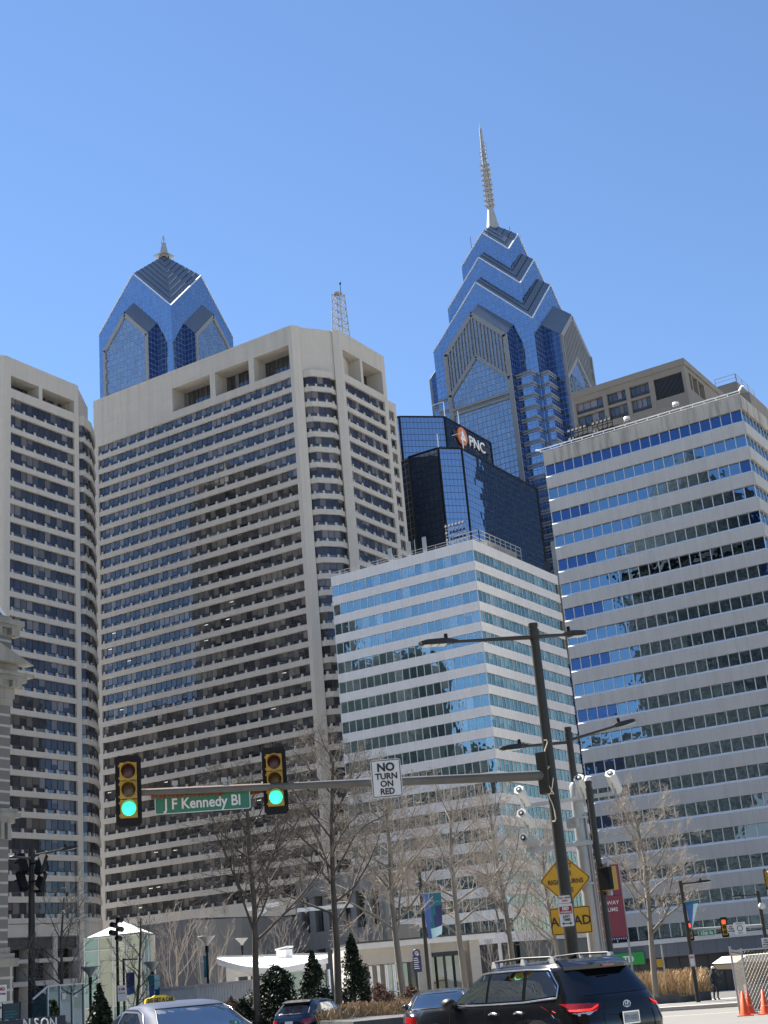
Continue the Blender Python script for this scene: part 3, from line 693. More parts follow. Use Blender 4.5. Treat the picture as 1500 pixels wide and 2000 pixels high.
# ================================================================== NAVY GLASS TOWER
def navy_tower():
    r = thing('office_tower', (-165, 315, gz(200)), 'dark navy glass tower with chamfered corners and an orange disc logo', 'office tower')
    b = MB(); X = -155.65; lo = [(-169.2,291.8),(-159.96,291.8),(X,296.64),(X,340.5),(-192,340.5),(-192,300)]
    b.prism(lo, gz(200), 131.2); b.build('lower_block', M['g_pnc'], r)
    b = MB(); ux = -169.3; up = [(-186.5,305.0),(-178.6,305.0),(ux,314.3),(ux,341.6),(-198,341.6),(-198,312)]
    b.prism(up, gz(200), 149.85); b.build('upper_block', M['g_pnc'], r)
    f = MB()
    for pl, z in ((lo, 131.25), (up, 149.9)):
        for (x, y) in pl[:4]: f.tube([(x,y,0),(x,y,z)], .32, 6, smooth=False)
        for a, c in zip(pl, pl[1:4]): f.bar((*a, z), (*c, z), .4)
    f.build('corner_fins', M['black'], r)
    for (x, y, h, lx) in ((-160.5,293,4.5,0), (-156.3,299,5.5,-3), (-170,316,5.5,-4), (-171,326,6,0)):
        z = 131.2 if y < 300 else 149.85; a = MB(); a.tube([(x,y,z),(x,y,z+h)], .12, 6)
        if lx: a.bar((x,y,z+h),(x+lx,y,z+h),.14)
        a.build('aerial', M['white_metal'], r)
    # logo on the right face: orange disc with a white tripod triangle, then three letters
    s = thing('company_sign', (ux+.2, 326, 142), 'orange disc with a white triangle and three white letters high on the navy tower', 'sign')
    s.rotation_euler = (0, 0, pi/2)
    yy = lambda px, py: onX(px, py, ux+.5)
    c = yy(902.5, 852.5); rad = 2.75
    C0 = V((ux+.2, 326, 142)); L = lambda y: y-326.0; Z = lambda z: z-142
    d = MB(); d.lathe([(0.01,-.55),(rad,-.55),(rad,-.1),(0.01,-.1)], (L(c.y),0,Z(c.z)), 28, axis='y', smooth=False); d.build('disc', M['pnc_orange'], s, world=False)
    t = MB(); cx, cz = L(c.y), Z(c.z); T = [V((cx,-.6,cz+2.1)), V((cx-1.75,-.6,cz-1.35)), V((cx+1.75,-.6,cz-1.35))]; Q = V((cx,-.6,cz-.25))
    for i in range(3):
        a, e = T[i], T[(i+1)%3]; t.slab([Q+(a-Q)*.14+(e-Q)*.05, Q+(a-Q)*1.0, Q+(e-Q)*.92, Q+(e-Q)*.2], (0,-.05,0)); 
    t.build('emblem', M['white_letter'], s, world=False)
    l0 = yy(914, 868); l1 = yy(945, 873); t = MB(); t.text('PNC', 4.6, L(c.y)+rad+.9, -.45, cz-1.7, 0, 'LEFT', sx=1.06, depth=.12, bold=.03); t.build('lettering', M['white_letter'], s, world=False)
    k = MB(); k.box(L(c.y)-4.6, L(c.y)+17, -.08, 0, cz-1.0, cz+.9); k.build('backing_rail', M['frame'], s, world=False)
navy_tower()

# ================================================================== STEPPED BLUE GLASS TOWERS
def tier(gl, rf, ed, rb, s, z0, ze, za, zc, cx, cy, ew=.35):
    for k in range(4):
        c, n = cos(k*pi/2), sin(k*pi/2); R = lambda x, y, z: (cx+x*c-y*n, cy+x*n+y*c, z)
        gl.face([R(-s,-s,z0), R(s,-s,z0), R(s,-s,ze), R(0,-s,za), R(-s,-s,ze)])
        rf.face([R(0,-s,za), R(s,-s,ze), R(0,0,zc)]); rf.face([R(-s,-s,ze), R(0,-s,za), R(0,0,zc)])
        for x in (-1, 1):
            ed.bar(R(x*s,-s-.05,ze), R(0,-s-.05,za), ew)
            A, K, C = V(R(0,-s,za)), V(R(x*s,-s,ze)), V(R(0,0,zc)); nr = int(s/1.9); up = V((0,0,.06))
            for i in range(1, nr): t = i/nr; rb.bar(A.lerp(C,t)+up, K.lerp(C,t)+up, .28, .12)
def gable_bay(k, cx, cy, w_, pin, pout, z0, ze, za, parts, rise=5.3):
    """gabled bay on side k: front glass, stone frame, side walls, roof"""
    gl, st, sd_, rf = parts; c, n = cos(k*pi/2), sin(k*pi/2); R = lambda x, y, z: V((cx+x*c-y*n, cy+x*n+y*c, z)); p = -pout
    gl.face([R(-w_,p,z0), R(w_,p,z0), R(w_,p,ze), R(0,p,za), R(-w_,p,ze)])
    for x in (-1, 1):
        q = [R(x*w_,p,z0), R(x*w_,p,ze), R(x*w_,-pin,ze+rise), R(x*w_,-pin,z0)]; sd_.face(q if x < 0 else q[::-1])
        rf.face([R(0,p-.3,za+.2), R(x*(w_+.3),p-.3,ze-.1), R(x*(w_+.3),-pin,ze-.1+rise), R(0,-pin,za+.2+rise)])
    return R, p
def liberty_one():
    cx, cy = -178.7, 381.8; r = thing('skyscraper', (cx, cy, gz(200)), 'tallest blue glass skyscraper with stacked chevron gables and a needle spire', 'skyscraper', 'stepped blue glass skyscrapers')
    gl, rf, ed, rb = MB(), MB(), MB(), MB()
    tier(gl, rf, ed, rb, 18.5, 0, 196.9, 216.4, 231.8, cx, cy)
    tier(gl, rf, ed, rb, 13.85, 190, 213.1, 227.8, 239.8, cx, cy)
    tier(gl, rf, ed, rb, 9.15, 205, 229.7, 239.4, 247.0, cx, cy)
    bands = [gl]
    gl.build('curtain_wall', M['g_lib'], r); rf.build('gable_roofs', M['slate'], r); ed.build('gable_edges', M['edge'], r); rb.build('roof_ribs', M['rib'], r)
    for k in range(4):
        g, st, sd_, rf = MB(), MB(), MB(), MB(); w_ = 11.5
        R, p = gable_bay(k, cx, cy, w_, 18.4, 24.15, 40, 191.6, 203.0, (g, st, sd_, rf))
        q = p-.25
        for x in (-1, 1):
            st.bar(R(x*(w_-.5),q,60), R(x*(w_-.5),q,191.3), 1.5, .5); st.bar(R(x*(w_-.3),q,190.9), R(0,q,202.2), .5, 1.5)
            st.bar(R(x*(w_-.6),q,176.2), R(0,q,187.2), .5, 1.2)
            for z in range(30): st.bar(R(x*(w_-1.4),q-.02,64+z*4.2), R(x*(w_-.1),q-.02,64+z*4.2), .6, 1.3)
        for i in range(-8, 9):
            x = i*1.2; za = 202.4-abs(x)*.98; zb_ = 187.2-abs(x)*.96
            st.bar(R(x,q+.02,zb_), R(x,q+.02,za), .45, .4)
        for z in (171.5, 169.8, 133, 131.4): st.bar(R(-w_,q+.02,z), R(w_,q+.02,z), .4, .9)
        st.bar(R(-w_,q,170.6), R(w_,q,170.6), .3, .3)
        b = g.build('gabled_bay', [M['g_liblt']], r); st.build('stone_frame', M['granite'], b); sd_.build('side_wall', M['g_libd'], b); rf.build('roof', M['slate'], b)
    # banded shoulders below the gables
    sh = MB(); bd = MB(); a, o = 17.2, 21.0; plus = [(-a,-o),(a,-o),(a,-a),(o,-a),(o,a),(a,a),(a,o),(-a,o),(-a,a),(-o,a),(-o,-a),(-a,-a)]
    pl = [(cx+x, cy+y) for x, y in plus]; sh.prism(pl, 20, 177.5); sh.build('shoulder', M['g_lib'], r)
    ring = pl+[pl[0]]
    for i in range(34):
        z = 177.6-i*3.86
        for dz, h, d in ((-.2, .6, .34), (-1.0, .5, .22)): bd.strip(offs(ring, d-.1), z+dz, z+dz+h, .6)
    bd.build('stone_bands', M['granite'], r)
    # spire
    s = MB(); zb_ = 242.0; s.lathe([(3.4,0),(2.6,2.8),(1.0,11.8)], (cx,cy,zb_), 4, smooth=False)
    so_ = s.build('spire', M['galv'], r)
    m_ = MB(); zt = at(937.8,234.7,421).z; h0 = zb_+11.2
    for i, j in ((-1,-1),(1,-1),(1,1),(-1,1)): m_.bar((cx+i*.85,cy+j*.85,h0), (cx+i*.2,cy+j*.2,zt-3), .3)
    m_.tube([(cx,cy,h0),(cx,cy,zt-6)], [.75,.3], 6); m_.tube([(cx,cy,zt-6),(cx,cy,zt)], [.28,.06], 5)
    for k in range(9):
        z = h0+.8+k*2.05; t = (z-h0)/(zt-h0)
        for a_ in range(4): c_, n_ = cos(a_*pi/2+.4), sin(a_*pi/2+.4); m_.box(cx+c_*1.25-.45, cx+c_*1.25+.45, cy+n_*1.25-.45, cy+n_*1.25+.45, z, z+.75)
        m_.box(cx-1.2,cx+1.2,cy-1.2,cy+1.2,z-.35,z-.1)
    for k in range(4):
        z = h0+20+k*1.7; m_.lathe([(1.25-.1*k,0),(1.25-.1*k,.25)], (cx,cy,z), 8); m_.bar((cx-1.5,cy,z),(cx+1.5,cy,z),.12); m_.bar((cx,cy-1.5,z),(cx,cy+1.5,z),.12)
    m_.bar((cx+1.4,cy,h0+19),(cx+1.4,cy,h0+27),.1); m_.bar((cx-1.4,cy,h0+18),(cx-1.4,cy,h0+24),.1)
    m_.build('mast', M['galv'], so_)
    for k in range(14):
        a_ = MB(); t = k/14*2*pi; x, y = cx+9*cos(t), cy+9*sin(t); 
        if k % 2: a_.tube([(x,y,236),(x,y,241)], .1, 4); a_.build('roof_aerial', M['frame'], r)
liberty_one()
def liberty_two():
    cx, cy = -278.06, 322.6; r = thing('skyscraper', (cx, cy, gz(200)), 'shorter blue glass skyscraper with a faceted pyramid top behind the beige tower', 'skyscraper', 'stepped blue glass skyscrapers')
    gl, rf, ed, rb = MB(), MB(), MB(), MB(); tier(gl, rf, ed, rb, 16.1, 0, 215.2, 232.8, 246.7, cx, cy, .32)
    gl.build('curtain_wall', M['g_lib'], r); rf.build('pyramid_roof', M['slate'], r); ed.build('gable_edges', M['edge'], r); rb.build('roof_ribs', M['rib'], r)
    for k in range(4):
        g, st, sd_, rf = MB(), MB(), MB(), MB(); w_ = 9.7
        R, p = gable_bay(k, cx, cy, w_, 16.0, 20.5, 40, 205.7, 216.4, (g, st, sd_, rf)); q = p-.2
        for x in (-1, 1):
            st.bar(R(x*(w_-.4),q,100), R(x*(w_-.4),q,205.4), 1.0, .4); st.bar(R(x*(w_-.2),q,205.0), R(0,q,215.5), .4, 1.3)
            for z in range(27): st.bar(R(x*(w_-1.4),q-.02,100+z*3.9), R(x*(w_+.05),q-.02,100+z*3.9), .5, .9)
        for z in (181.5, 180.0): st.bar(R(-w_,q+.02,z), R(w_,q+.02,z), .4, .7)
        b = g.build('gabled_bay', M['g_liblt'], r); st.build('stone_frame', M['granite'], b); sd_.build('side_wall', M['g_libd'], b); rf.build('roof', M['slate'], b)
    s = MB(); s.lathe([(2.4,-1),(2.0,.2),(.85,4.8)], (cx,cy,246.6), 4, smooth=False)
    s.box(cx-2.6,cx+2.6,cy-2.6,cy+2.6,246.3,246.6)
    for i, j in ((-1,-1),(1,-1),(1,1),(-1,1)): s.bar((cx+i*.6,cy+j*.6,251.2), (cx,cy,254.6), .18)
    s.build('finial', M['galv'], r)
liberty_two()

# ================================================================== CITY HALL CORNER, left edge
def city_hall():
    c = at(20, 1450, 80); cx, cy = c.x, c.y
    r = thing('civic_building', (cx-10, cy-12, gz(cy)), 'ornate pale stone building corner with cornices and a white ribbed roof at the left edge', 'civic building')
    zz = lambda y, D=80: at(20, y, D).z
    k = 80/2653*1.12
    st = MB()
    def lay(y1, y0, dx, m=0): z0, z1 = zz(y0), zz(y1); st.box(cx-46, cx+dx*k*.35, cy-140, cy+dx*k, z0, z1, m)
    prof = [(1205,1212,2,1),(1212,1222,24,1),(1222,1230,18,1),(1230,1245,4,1),(1245,1300,1,0),(1300,1315,12,1),(1315,1322,40,1),(1322,1332,28,1),(1332,1346,20,1),(1346,1365,7,1),(1365,1378,4,1),(1378,1580,0,0),
            (1580,1588,13,1),(1588,1597,19,1),(1597,1608,9,1),(1608,1630,2,1),(1630,1640,3,1),(1640,1850,-2,0),(1850,1862,2,1),(1862,1872,9,1),(1872,1888,16,1),(1888,2010,7,0)]
    for a in prof: lay(*a)
    z = zz(1224)
    for i in range(10): st.box(cx-.35-i*1.0, cx+.15-i*1.0, cy+.05, cy+.55, zz(1243), zz(1231), 1)
    for i in range(24): y = cy-i*1.3; st.box(cx+.02, cx+.42, y-.3, y+.25, zz(1243), zz(1231), 1); st.box(cx+.02, cx+.5, y-.3, y+.25, zz(1345), zz(1333), 1)
    # pediment towards the street
    y0 = cy+1.1
    st.slab([(cx+.05,y0,zz(1300)),(cx+.05,y0-7,zz(1300)),(cx+.05,y0-3.5,zz(1255))], (.7,0,0), 1)
    # pilaster flutes and capital
    for i in range(4): st.box(cx+.03, cx+.22, cy-.35-i*.5, cy-.1-i*.5, zz(1640), zz(1608), 1)
    st.build('wall', [M['stone'], M['stone_trim']], r)
    rf = MB(); a = zz(1203); b_ = zz(1080); ys = cy
    rf.face([(cx-.5,ys-.05,a),(cx-.5,ys-60,a),(cx-7,ys-60,b_+9),(cx-7,ys-6.5,b_+9)][::-1]); rf.face([(cx-.5,ys-.05,a),(cx-7,ys-6.5,b_+9),(cx-40,ys-6.5,b_+9),(cx-46,ys-.05,a)][::-1])
    for i in range(3): o = i*.55; rf.bar((cx-.5+.05,ys-.05-o,a+.1), (cx-7,ys-6.5-o,b_+9), .16, None, 1)
    rf.bar((cx-.4,ys-2,a+1.2),(cx-.4,ys-20,a+1.2),.15, None, 1)
    rf.build('mansard_roof', [M['slate_grey'], M['white_metal']], r)
    w_ = MB()
    for y in range(6): w_.box(cx-.01, cx+.06, cy-6-y*6, cy-3.4-y*6, zz(1560), zz(1400)); w_.box(cx-.01, cx+.06, cy-6-y*6, cy-3.4-y*6, zz(1840), zz(1660))
    w_.build('window', M['g_dark'], r)
city_hall()
# buildings across the street, behind the camera: the windows opposite mirror them
def behind(name, label, x0, x1, y0, y1, z, mt, top=None):
    r = thing(name, ((x0+x1)/2, (y0+y1)/2, 0), label, 'building'); b = MB(); b.box(x0, x1, y0, y1, 0, z)
    b.build('wall', mt, r)
    if top:
        t = MB(); cx, cy = (x0+x1)/2, (y0+y1)/2; w_ = (x1-x0)/2; t.lathe([(w_*1.3,z),(w_*1.05,z+top*.25),(w_*.8,z+top*.5),(.3,z+top)], (cx,cy,0), 8); t.build('roof', M['refl_dark'], r)
behind('clock_tower', 'tall stone tower behind the viewer, seen only mirrored in windows', -166, -118, -84, -56, 122, M['refl_stone'], 45)
behind('civic_block', 'long stone block behind the viewer, mirrored in the lower windows', -205, 45, -150, -84, 74, M['refl_stone'])
behind('dark_tower', 'dark office tower behind the viewer, mirrored in the beige tower windows', -430, -345, -100, -60, 165, M['refl_dark'])
behind('dark_slab', 'wide dark slab behind the viewer, mirrored at the far left', -640, -432, -130, -70, 145, M['refl_dark'])
behind('dark_block', 'dark block behind the viewer, mirrored in the white building', -335, -278, -70, -35, 126, M['refl_dark'])
behind('low_dark_block', 'lower dark block behind the viewer beside the dark block', -277.9, -262, -70, -36, 86, M['refl_dark'])
behind('glass_tower', 'glass tower outside the frame on the right, mirrored in the navy tower', -105, -60, 492, 540, 235, M['refl_glass'])
behind('bounce_slab', 'unseen pale slab added outside the frame on the right to bounce warm light', -8, 60, 150, 330, 58, M['bounce_pale'])  # unseen building, added to bounce warm light onto the white block's right face

# ================================================================== STREET LAMPS AND SIGNALS
def lamp_head(name, p, q, wd, root, mt, L=.95):
    p, q = V(p), V(q); d = (q-p).normalized(); u = d.cross(V((0,0,1))).normalized(); up = u.cross(d)
    b = MB(); a0 = p; prof = [(0,.05,.05),(.15,.12,.09),(.35,.5,.10),(.8,.5,.08),(.96,.35,.05),(1,.15,.03)]
    rings = []
    for t, wf, h in prof:
        c = a0+d*(L*t); hw = wd*wf; rings.append([c-u*hw-up*h*.5, c+u*hw-up*h*.5, c+u*hw*.7+up*h*.8, c-u*hw*.7+up*h*.8])
    for r0, r1 in zip(rings, rings[1:]):
        for i in range(4): j = (i+1) % 4; b.face([r0[i], r0[j], r1[j], r1[i]])
    b.face(rings[-1]); b.face(rings[0][::-1]); o = b.build('lamp_head', mt, root)
    l = MB()
    for t in (.42, .62, .82):
        c = a0+d*(L*t)-up*.06; l.slab([c-u*wd*.38-d*.08, c+u*wd*.38-d*.08, c+u*wd*.38+d*.08, c-u*wd*.38+d*.08], up*-.012)
    l.build('lens', M['lamp_glass'], o)
    k = MB(); c = a0+d*(L*.3)+up*.08; k.tube([c, c+up*.11], .045, 8); k.build('photocell', M['black'], o)
def street_pole(p_top, D, r0, r1, label, arms, mt='pole', name='street_lamp', cat='street lamp', group=None, zb=None):
    t = at(*p_top, D); zb = gz(t.y) if zb is None else zb
    r = thing(name, (t.x, t.y, zb), label, cat, group)
    b = MB(); b.tube([(t.x,t.y,zb),(t.x,t.y,t.z)], [r0, r1], 14); b.tube([(t.x,t.y,t.z-.02),(t.x,t.y,t.z+.05)], r1*1.15, 12); b.tube([(t.x,t.y,t.z-.32),(t.x,t.y,t.z-.1)], r1*1.25, 12)
    b.build('pole', M[mt], r)
    for (px, py, DD, zoff, wd, L) in arms:
        e = at(px, py, DD); s = V((t.x, t.y, t.z-zoff)); d = (e-s); dl = d.length; d.normalize(); q = e-d*L
        a = MB(); a.tube([s, q+d*.1], [r1*.55, .035], 8); a.build('arm', M[mt], r); lamp_head('lamp_head', q, e, wd, r, M['pole'], L)
    return r, t
P1, t1 = street_pole((1041,1222), 31, .155, .10, 'tall lamp and signal pole carrying the long mast arm, right of centre', [(818,1257,30,.27,.30,.95), (1142,1237,32.2,.27,.30,.75)])
def arm_pt(px):
    f = (1070-px)/800.0; return at(px, 1514+f*34, 31-3.5*f)
a0, a1 = arm_pt(1072), arm_pt(265)
b = MB(); b.tube([a0, (a0+a1)/2, a1], [.115, .085, .055], 12, 0); mast = b.build('mast_arm', M['arm_grey'], P1)
b = MB(); b.tube([arm_pt(520), arm_pt(263)], [.083, .068], 10)
for i in range(26): x = 300+i*8.4; c = arm_pt(x)+V((0,0,-.075)); random.seed(i); b.box(c.x-.03, c.x+.03, c.y-.05, c.y+.05, c.z-.02-.05*random.random(), c.z+.03)
b.build('rust_sleeve', M['rust'], mast)
b = MB(); p = V((t1.x, t1.y, a0.z)); b.box(p.x-.22, p.x+.02, p.y-.24, p.y+.06, p.z-.42, p.z+.5); b.build('arm_bracket', M['pole'], P1)
b = MB(); random.seed(3)
q = []
for i in range(22): q.append(V((t1.x+.06*sin(i*1.1)+.03, t1.y-.19-.03*cos(i*1.7), p.z+.75-.085*i+.12*sin(i*.9))))
b.tube(q, .012, 5); q2 = [V((t1.x-.16+.3*i/8, t1.y-.2, p.z-.1-.35*sin(pi*i/8))) for i in range(9)]; b.tube(q2, .012, 5); b.build('loose_cable', M['canopy'], P1)
def visor(mb, x, z, r, m, y0=-.10, L=.24):
    n = 20; t0, t1_ = radians(-35), radians(215); vs = []
    for i in range(n+1):
        t = t0+(t1_-t0)*i/n
        for (rr, y) in ((r, y0), (r, y0-L*(.55+.45*max(0, sin(t)))), (r*.94, y0-L*(.55+.45*max(0, sin(t)))), (r*.94, y0)): vs.append((x+rr*cos(t), y, z+rr*sin(t)))
    fs = []
    for i in range(n):
        for k in range(3): fs.append((i*4+k, i*4+k+1, (i+1)*4+k+1, (i+1)*4+k))
    mb.idx(vs, fs, m)
def signal(pos, label, lit, q=(0,0), back=True, s=1.0, group=None):
    r = thing('traffic_signal', pos, label, 'traffic light', group, facing(pos, q)); r.scale = (s,)*3
    if back:
        b = MB(); rr = .06; X, Z = .25, .69
        pts = [(-X,-Z+rr),(-X+rr,-Z),(X-rr,-Z),(X,-Z+rr),(X,Z-rr),(X-rr,Z),(-X+rr,Z),(-X,Z-rr)]
        b.slab([(x,.02,z) for x, z in pts], (0,.02,0)); b.build('backplate', M['black'], r, world=False)
    h = MB()
    for k in (-1, 0, 1):
        z = .36*-k; h.box(-.165, .165, -.09, .12, z-.172, z+.172)
        for zz in (-.12, .12): h.box(-.19, -.165, -.05, 0, z+zz-.02, z+zz+.02)
    h.build('housing', M['sig_yel'], r, world=False)
    for k, nm in ((1, 'red'), (0, 'amber'), (-1, 'green')):
        z = .36*k; v = MB(); visor(v, 0, z, .15, 0); o = v.build('visor', M['sig_yel'], r, world=False)
        l = MB(); l.lathe([(.002,-.125),(.08,-.12),(.138,-.1)], (0,0,z), 20, axis='y')
        mt = {'red': 'lens_red', 'amber': 'lens_amb', 'green': 'lens_amb'}[nm]
        if nm == lit: mt = 'lit_'+nm
        l.build('lens', M[mt], r, world=False)
    return r
sp = arm_pt(250); pL = at(251, 1544, 27.3)
signal(pL, 'green traffic light at the outer end of the mast arm, left of the street sign', 'green', group='green traffic lights on the mast arm')
pR = at(537, 1524, 28.5); signal(pR, 'green traffic light on the mast arm, right of the street sign', 'green', group='green traffic lights on the mast arm')
def rrect(w_, h, r, n=4):
    pts = []
    for cx, cz, a in ((w_/2-r, -h/2+r, -90), (w_/2-r, h/2-r, 0), (-w_/2+r, h/2-r, 90), (-w_/2+r, -h/2+r, 180)):
        for i in range(n+1): t = radians(a+90*i/n); pts.append((cx+r*cos(t), cz+r*sin(t)))
    return pts
def sign(pos, label, w_, h, base, border, lines, r=.04, bw=.02, q=(0,0), name='road_sign', inset=.015, tilt=0, cat='sign', extra=None, rot=0, th=.006):
    o = thing(name, pos, label, cat, None, facing(pos, q)+rot)
    R = lambda pts, y: [(x, y, z) for x, z in pts]
    b = MB(); b.slab(R(rrect(w_, h, r), 0), (0,th,0)); b.build('panel', M[base], o, world=False)
    if border:
        k = MB(); a, c = rrect(w_-2*inset, h-2*inset, max(.01,r-inset)), rrect(w_-2*inset-2*bw, h-2*inset-2*bw, max(.008,r-inset-bw)); n = len(a)
        for i in range(n): j = (i+1) % n; k.face([(a[i][0],-.004,a[i][1]),(a[j][0],-.004,a[j][1]),(c[j][0],-.004,c[j][1]),(c[i][0],-.004,c[i][1])])
        k.build('border', M[border], o, world=False)
    for L in lines:
        txt, sz, x, z, mt = L[:5]; t = MB(); t.text(txt, sz, x, -.006, z, 0, *(L[5:6] or ('CENTER',)), sx=(L[6] if len(L) > 6 else 1), depth=.002, bold=(L[7] if len(L) > 7 else .008)); t.build('lettering', M[mt], o, world=False)
    if extra: extra(o)
    return o
def ken_extra(o):
    b = MB()
    for x in (-.55, .45): b = MB(); b.box(x-.03, x+.03, .0, .05, .2, .42); b.box(x-.06, x+.06, -.02, .08, .38, .46); b.build('bracket', M['galv'], o, world=False)
sign(at(396,1566,28.2), 'green street name sign with white letters hanging under the mast arm', 1.93, .40, 'sign_green', 'sign_white', [('J F Kennedy Bl', .30, 0, -.105, 'sign_white', 'CENTER', .87, .006)], .05, .014, extra=ken_extra, inset=.004)
sign(at(755,1520,28.9), 'white rectangular NO TURN ON RED sign on the mast arm', .64, .80, 'sign_white', 'ink', [('NO',.235,0,.155,'ink','CENTER',1.0,.010),('TURN',.175,0,-.015,'ink','CENTER',1.0,.006),('ON',.175,0,-.17,'ink','CENTER',1.0,.006),('RED',.175,0,-.33,'ink','CENTER',.95,.006)], .05, .016)
P2, t2 = street_pole((1109,1424), 37, .16, .085, 'pale second lamp pole carrying white traffic cameras, behind the mast arm pole', [(977,1462,35.5,.35,.30,.95), (1238,1407,38.6,.30,.30,.8)], 'pole')
b = MB(); zq = at(1125,1555,37).z; b.tube([(t2.x,t2.y,gz(t2.y)),(t2.x,t2.y,zq)], [.205,.155], 14); b.tube([(t2.x,t2.y,zq),(t2.x,t2.y,zq+.28),(t2.x,t2.y,zq+.42)], [.15,.16,.06], 14)
for y in (1598, 1645, 1728): z = at(1130,y,37).z; b.tube([(t2.x,t2.y,z-.03),(t2.x,t2.y,z+.03)], .24, 14)
b.tube([(t2.x+.21,t2.y-.02,gz(t2.y)),(t2.x+.19,t2.y-.02,zq-.5)], .035, 6); b.tube([(t2.x+.27,t2.y-.02,gz(t2.y)),(t2.x+.25,t2.y-.02,zq-1.2)], .02, 6)
b.build('lower_shaft', M['galv'], P2)
for (x0,y0,x1,y1) in ((1018,1576,1214,1547), (1026,1661,1234,1636)):
    b = MB(); b.bar(at(x0,y0,36.4), at(x1,y1,37.2), .09, .10); b.build('cross_arm', M['galv'], P2)
b = MB(); c = at(1119,1608,36.6); b.box(c.x-.14,c.x+.14,c.y-.1,c.y+.1,c.z-.13,c.z+.13); b.box(c.x-.03,c.x+.03,c.y-.12,c.y-.1,c.z-.03,c.z+.03); b.build('junction_box', M['galv'], P2)
def traffic_camera(f, e, label, dark=False):
    f, e = at(*f, 36.0), at(*e, 36.35); d = (e-f).normalized(); e = f+d*.62; u = d.cross(V((0,0,1))).normalized(); w_ = u.cross(d)
    r = thing('traffic_camera', e-V((0,0,.25)), label, 'camera', 'white traffic cameras on the cross arms')
    b = MB(); ring = lambda c, s: [c+u*(cos(radians(60*i+30))*s)+w_*(sin(radians(60*i+30))*s) for i in range(6)]
    A, B = ring(f, .145), ring(e, .145)
    for i in range(6): j = (i+1) % 6; b.face([A[i], A[j], B[j], B[i]][::-1])
    b.face(A); b.face(B[::-1]); b.build('housing', M['cam_white' if not dark else 'galv'], r)
    l = MB(); l.tube([f+d*.01, f-d*.02], .075, 14); l.build('lens_hood', M['black'], r)
    l = MB(); l.tube([f-d*.02, f-d*.025], .03, 10); l.build('lens', M['lamp_glass'], r)
    k = MB(); c = f+d*.42; k.bar(c-w_*.13, V((c.x,c.y,c.z-.42)), .05); k.bar(f+d*.2-w_*.13, V((c.x,c.y,c.z-.42)), .03); k.build('bracket', M['galv'], r)
for f, e, l in (((1130,1519),(1141,1546),'white traffic camera on the upper cross arm, right beside the pale pole'), ((1191,1510),(1203,1537),'white traffic camera at the right end of the upper cross arm'),
                ((1013,1542),(1024,1562),'white traffic camera standing on the left end of the upper cross arm'), ((1018,1588),(1030,1602),'white traffic camera hanging below the left end of the upper cross arm'), ((1022,1636),(1038,1645),'grey traffic camera with a dark lens on the lower cross arm')):
    traffic_camera(f, e, l, 'grey' in l)
def diamond(pos):
    o = thing('road_sign', pos, 'amber diamond warning sign partly hidden by the mast arm pole', 'sign', None, facing(pos)); s = .645
    b = MB(); r = .05; pts = []
    for k in range(4):
        a = radians(90*k); c = V((cos(a), sin(a)))*(s-r*1.4)
        for i in range(5): t = a+radians(-45+22.5*i); pts.append((c.x+r*cos(t), c.y+r*sin(t)))
    b.slab([(x,0,z) for x, z in pts], (0,.006,0)); b.build('panel', M['sign_yel'], o, world=False)
    k = MB(); f = .965; g = .925; n = len(pts)
    for i in range(n): j = (i+1) % n; k.face([(pts[i][0]*f,-.004,pts[i][1]*f),(pts[j][0]*f,-.004,pts[j][1]*f),(pts[j][0]*g,-.004,pts[j][1]*g),(pts[i][0]*g,-.004,pts[i][1]*g)])
    k.build('border', M['ink'], o, world=False)
    for txt, z, sx in (('RIGHT',.29,.9),('LANE',.10,.9),('RIGHT TURNS',-.10,.9),('ENDS',-.31,.9)):
        t = MB(); t.text(txt, .155, 0, -.006, z, 0, sx=sx, depth=.002, bold=.004); t.build('lettering', M['ink'], o, world=False)
diamond(at(1104,1718,35.6))
sign(at(1115,1798,35.7), 'amber AHEAD plate below the diamond warning sign', 1.02, .66, 'sign_yel', 'ink', [('AHEAD',.31,0,-.11,'ink','CENTER',.98,.006)], .05, .02)
def stop_extra(o):
    b = MB(); b.slab([(x,-.003,z) for x, z in rrect(.27,.155,.02)], (0,.002,0)); 
    b.v = [(x,y,z+.10) for x, y, z in b.v]; b.build('red_field', M['sign_red'], o, world=False)
    a = MB(); z = -.175; a.slab([(-.07,-.004,z-.008),(.07,-.004,z-.008),(.07,-.004,z+.008),(-.07,-.004,z+.008)], (0,.002,0))
    for s in (-1,1): a.slab([(s*.115,-.004,z),(s*.06,-.004,z+.03*s),(s*.06,-.004,z-.03*s)], (0,.002,0))
    a.build('arrow', M['ink'], o, world=False)
pq = at(1106,1787,30.75)
sign(pq, 'small white and red NO STOPPING ANY TIME sign strapped to the mast arm pole', .30, .47, 'sign_white', None, [('NO',.085,0,.105,'sign_white'),('STOPPING',.05,0,.04,'sign_white','CENTER',1,.002),('ANY',.075,0,-.055,'ink','CENTER',1,.002),('TIME',.075,0,-.125,'ink','CENTER',1,.002)], .03, extra=stop_extra)
pq2 = pq.copy(); pq2.z += .325
sign(pq2, 'small faded white TOW-AWAY ZONE plate topping the NO STOPPING sign', .27, .16, 'sign_white', None, [('TOW - AWAY',.042,0,.015,'sign_red','CENTER',1,.002),('ZONE',.042,0,-.045,'sign_red','CENTER',1,.002)], .04)
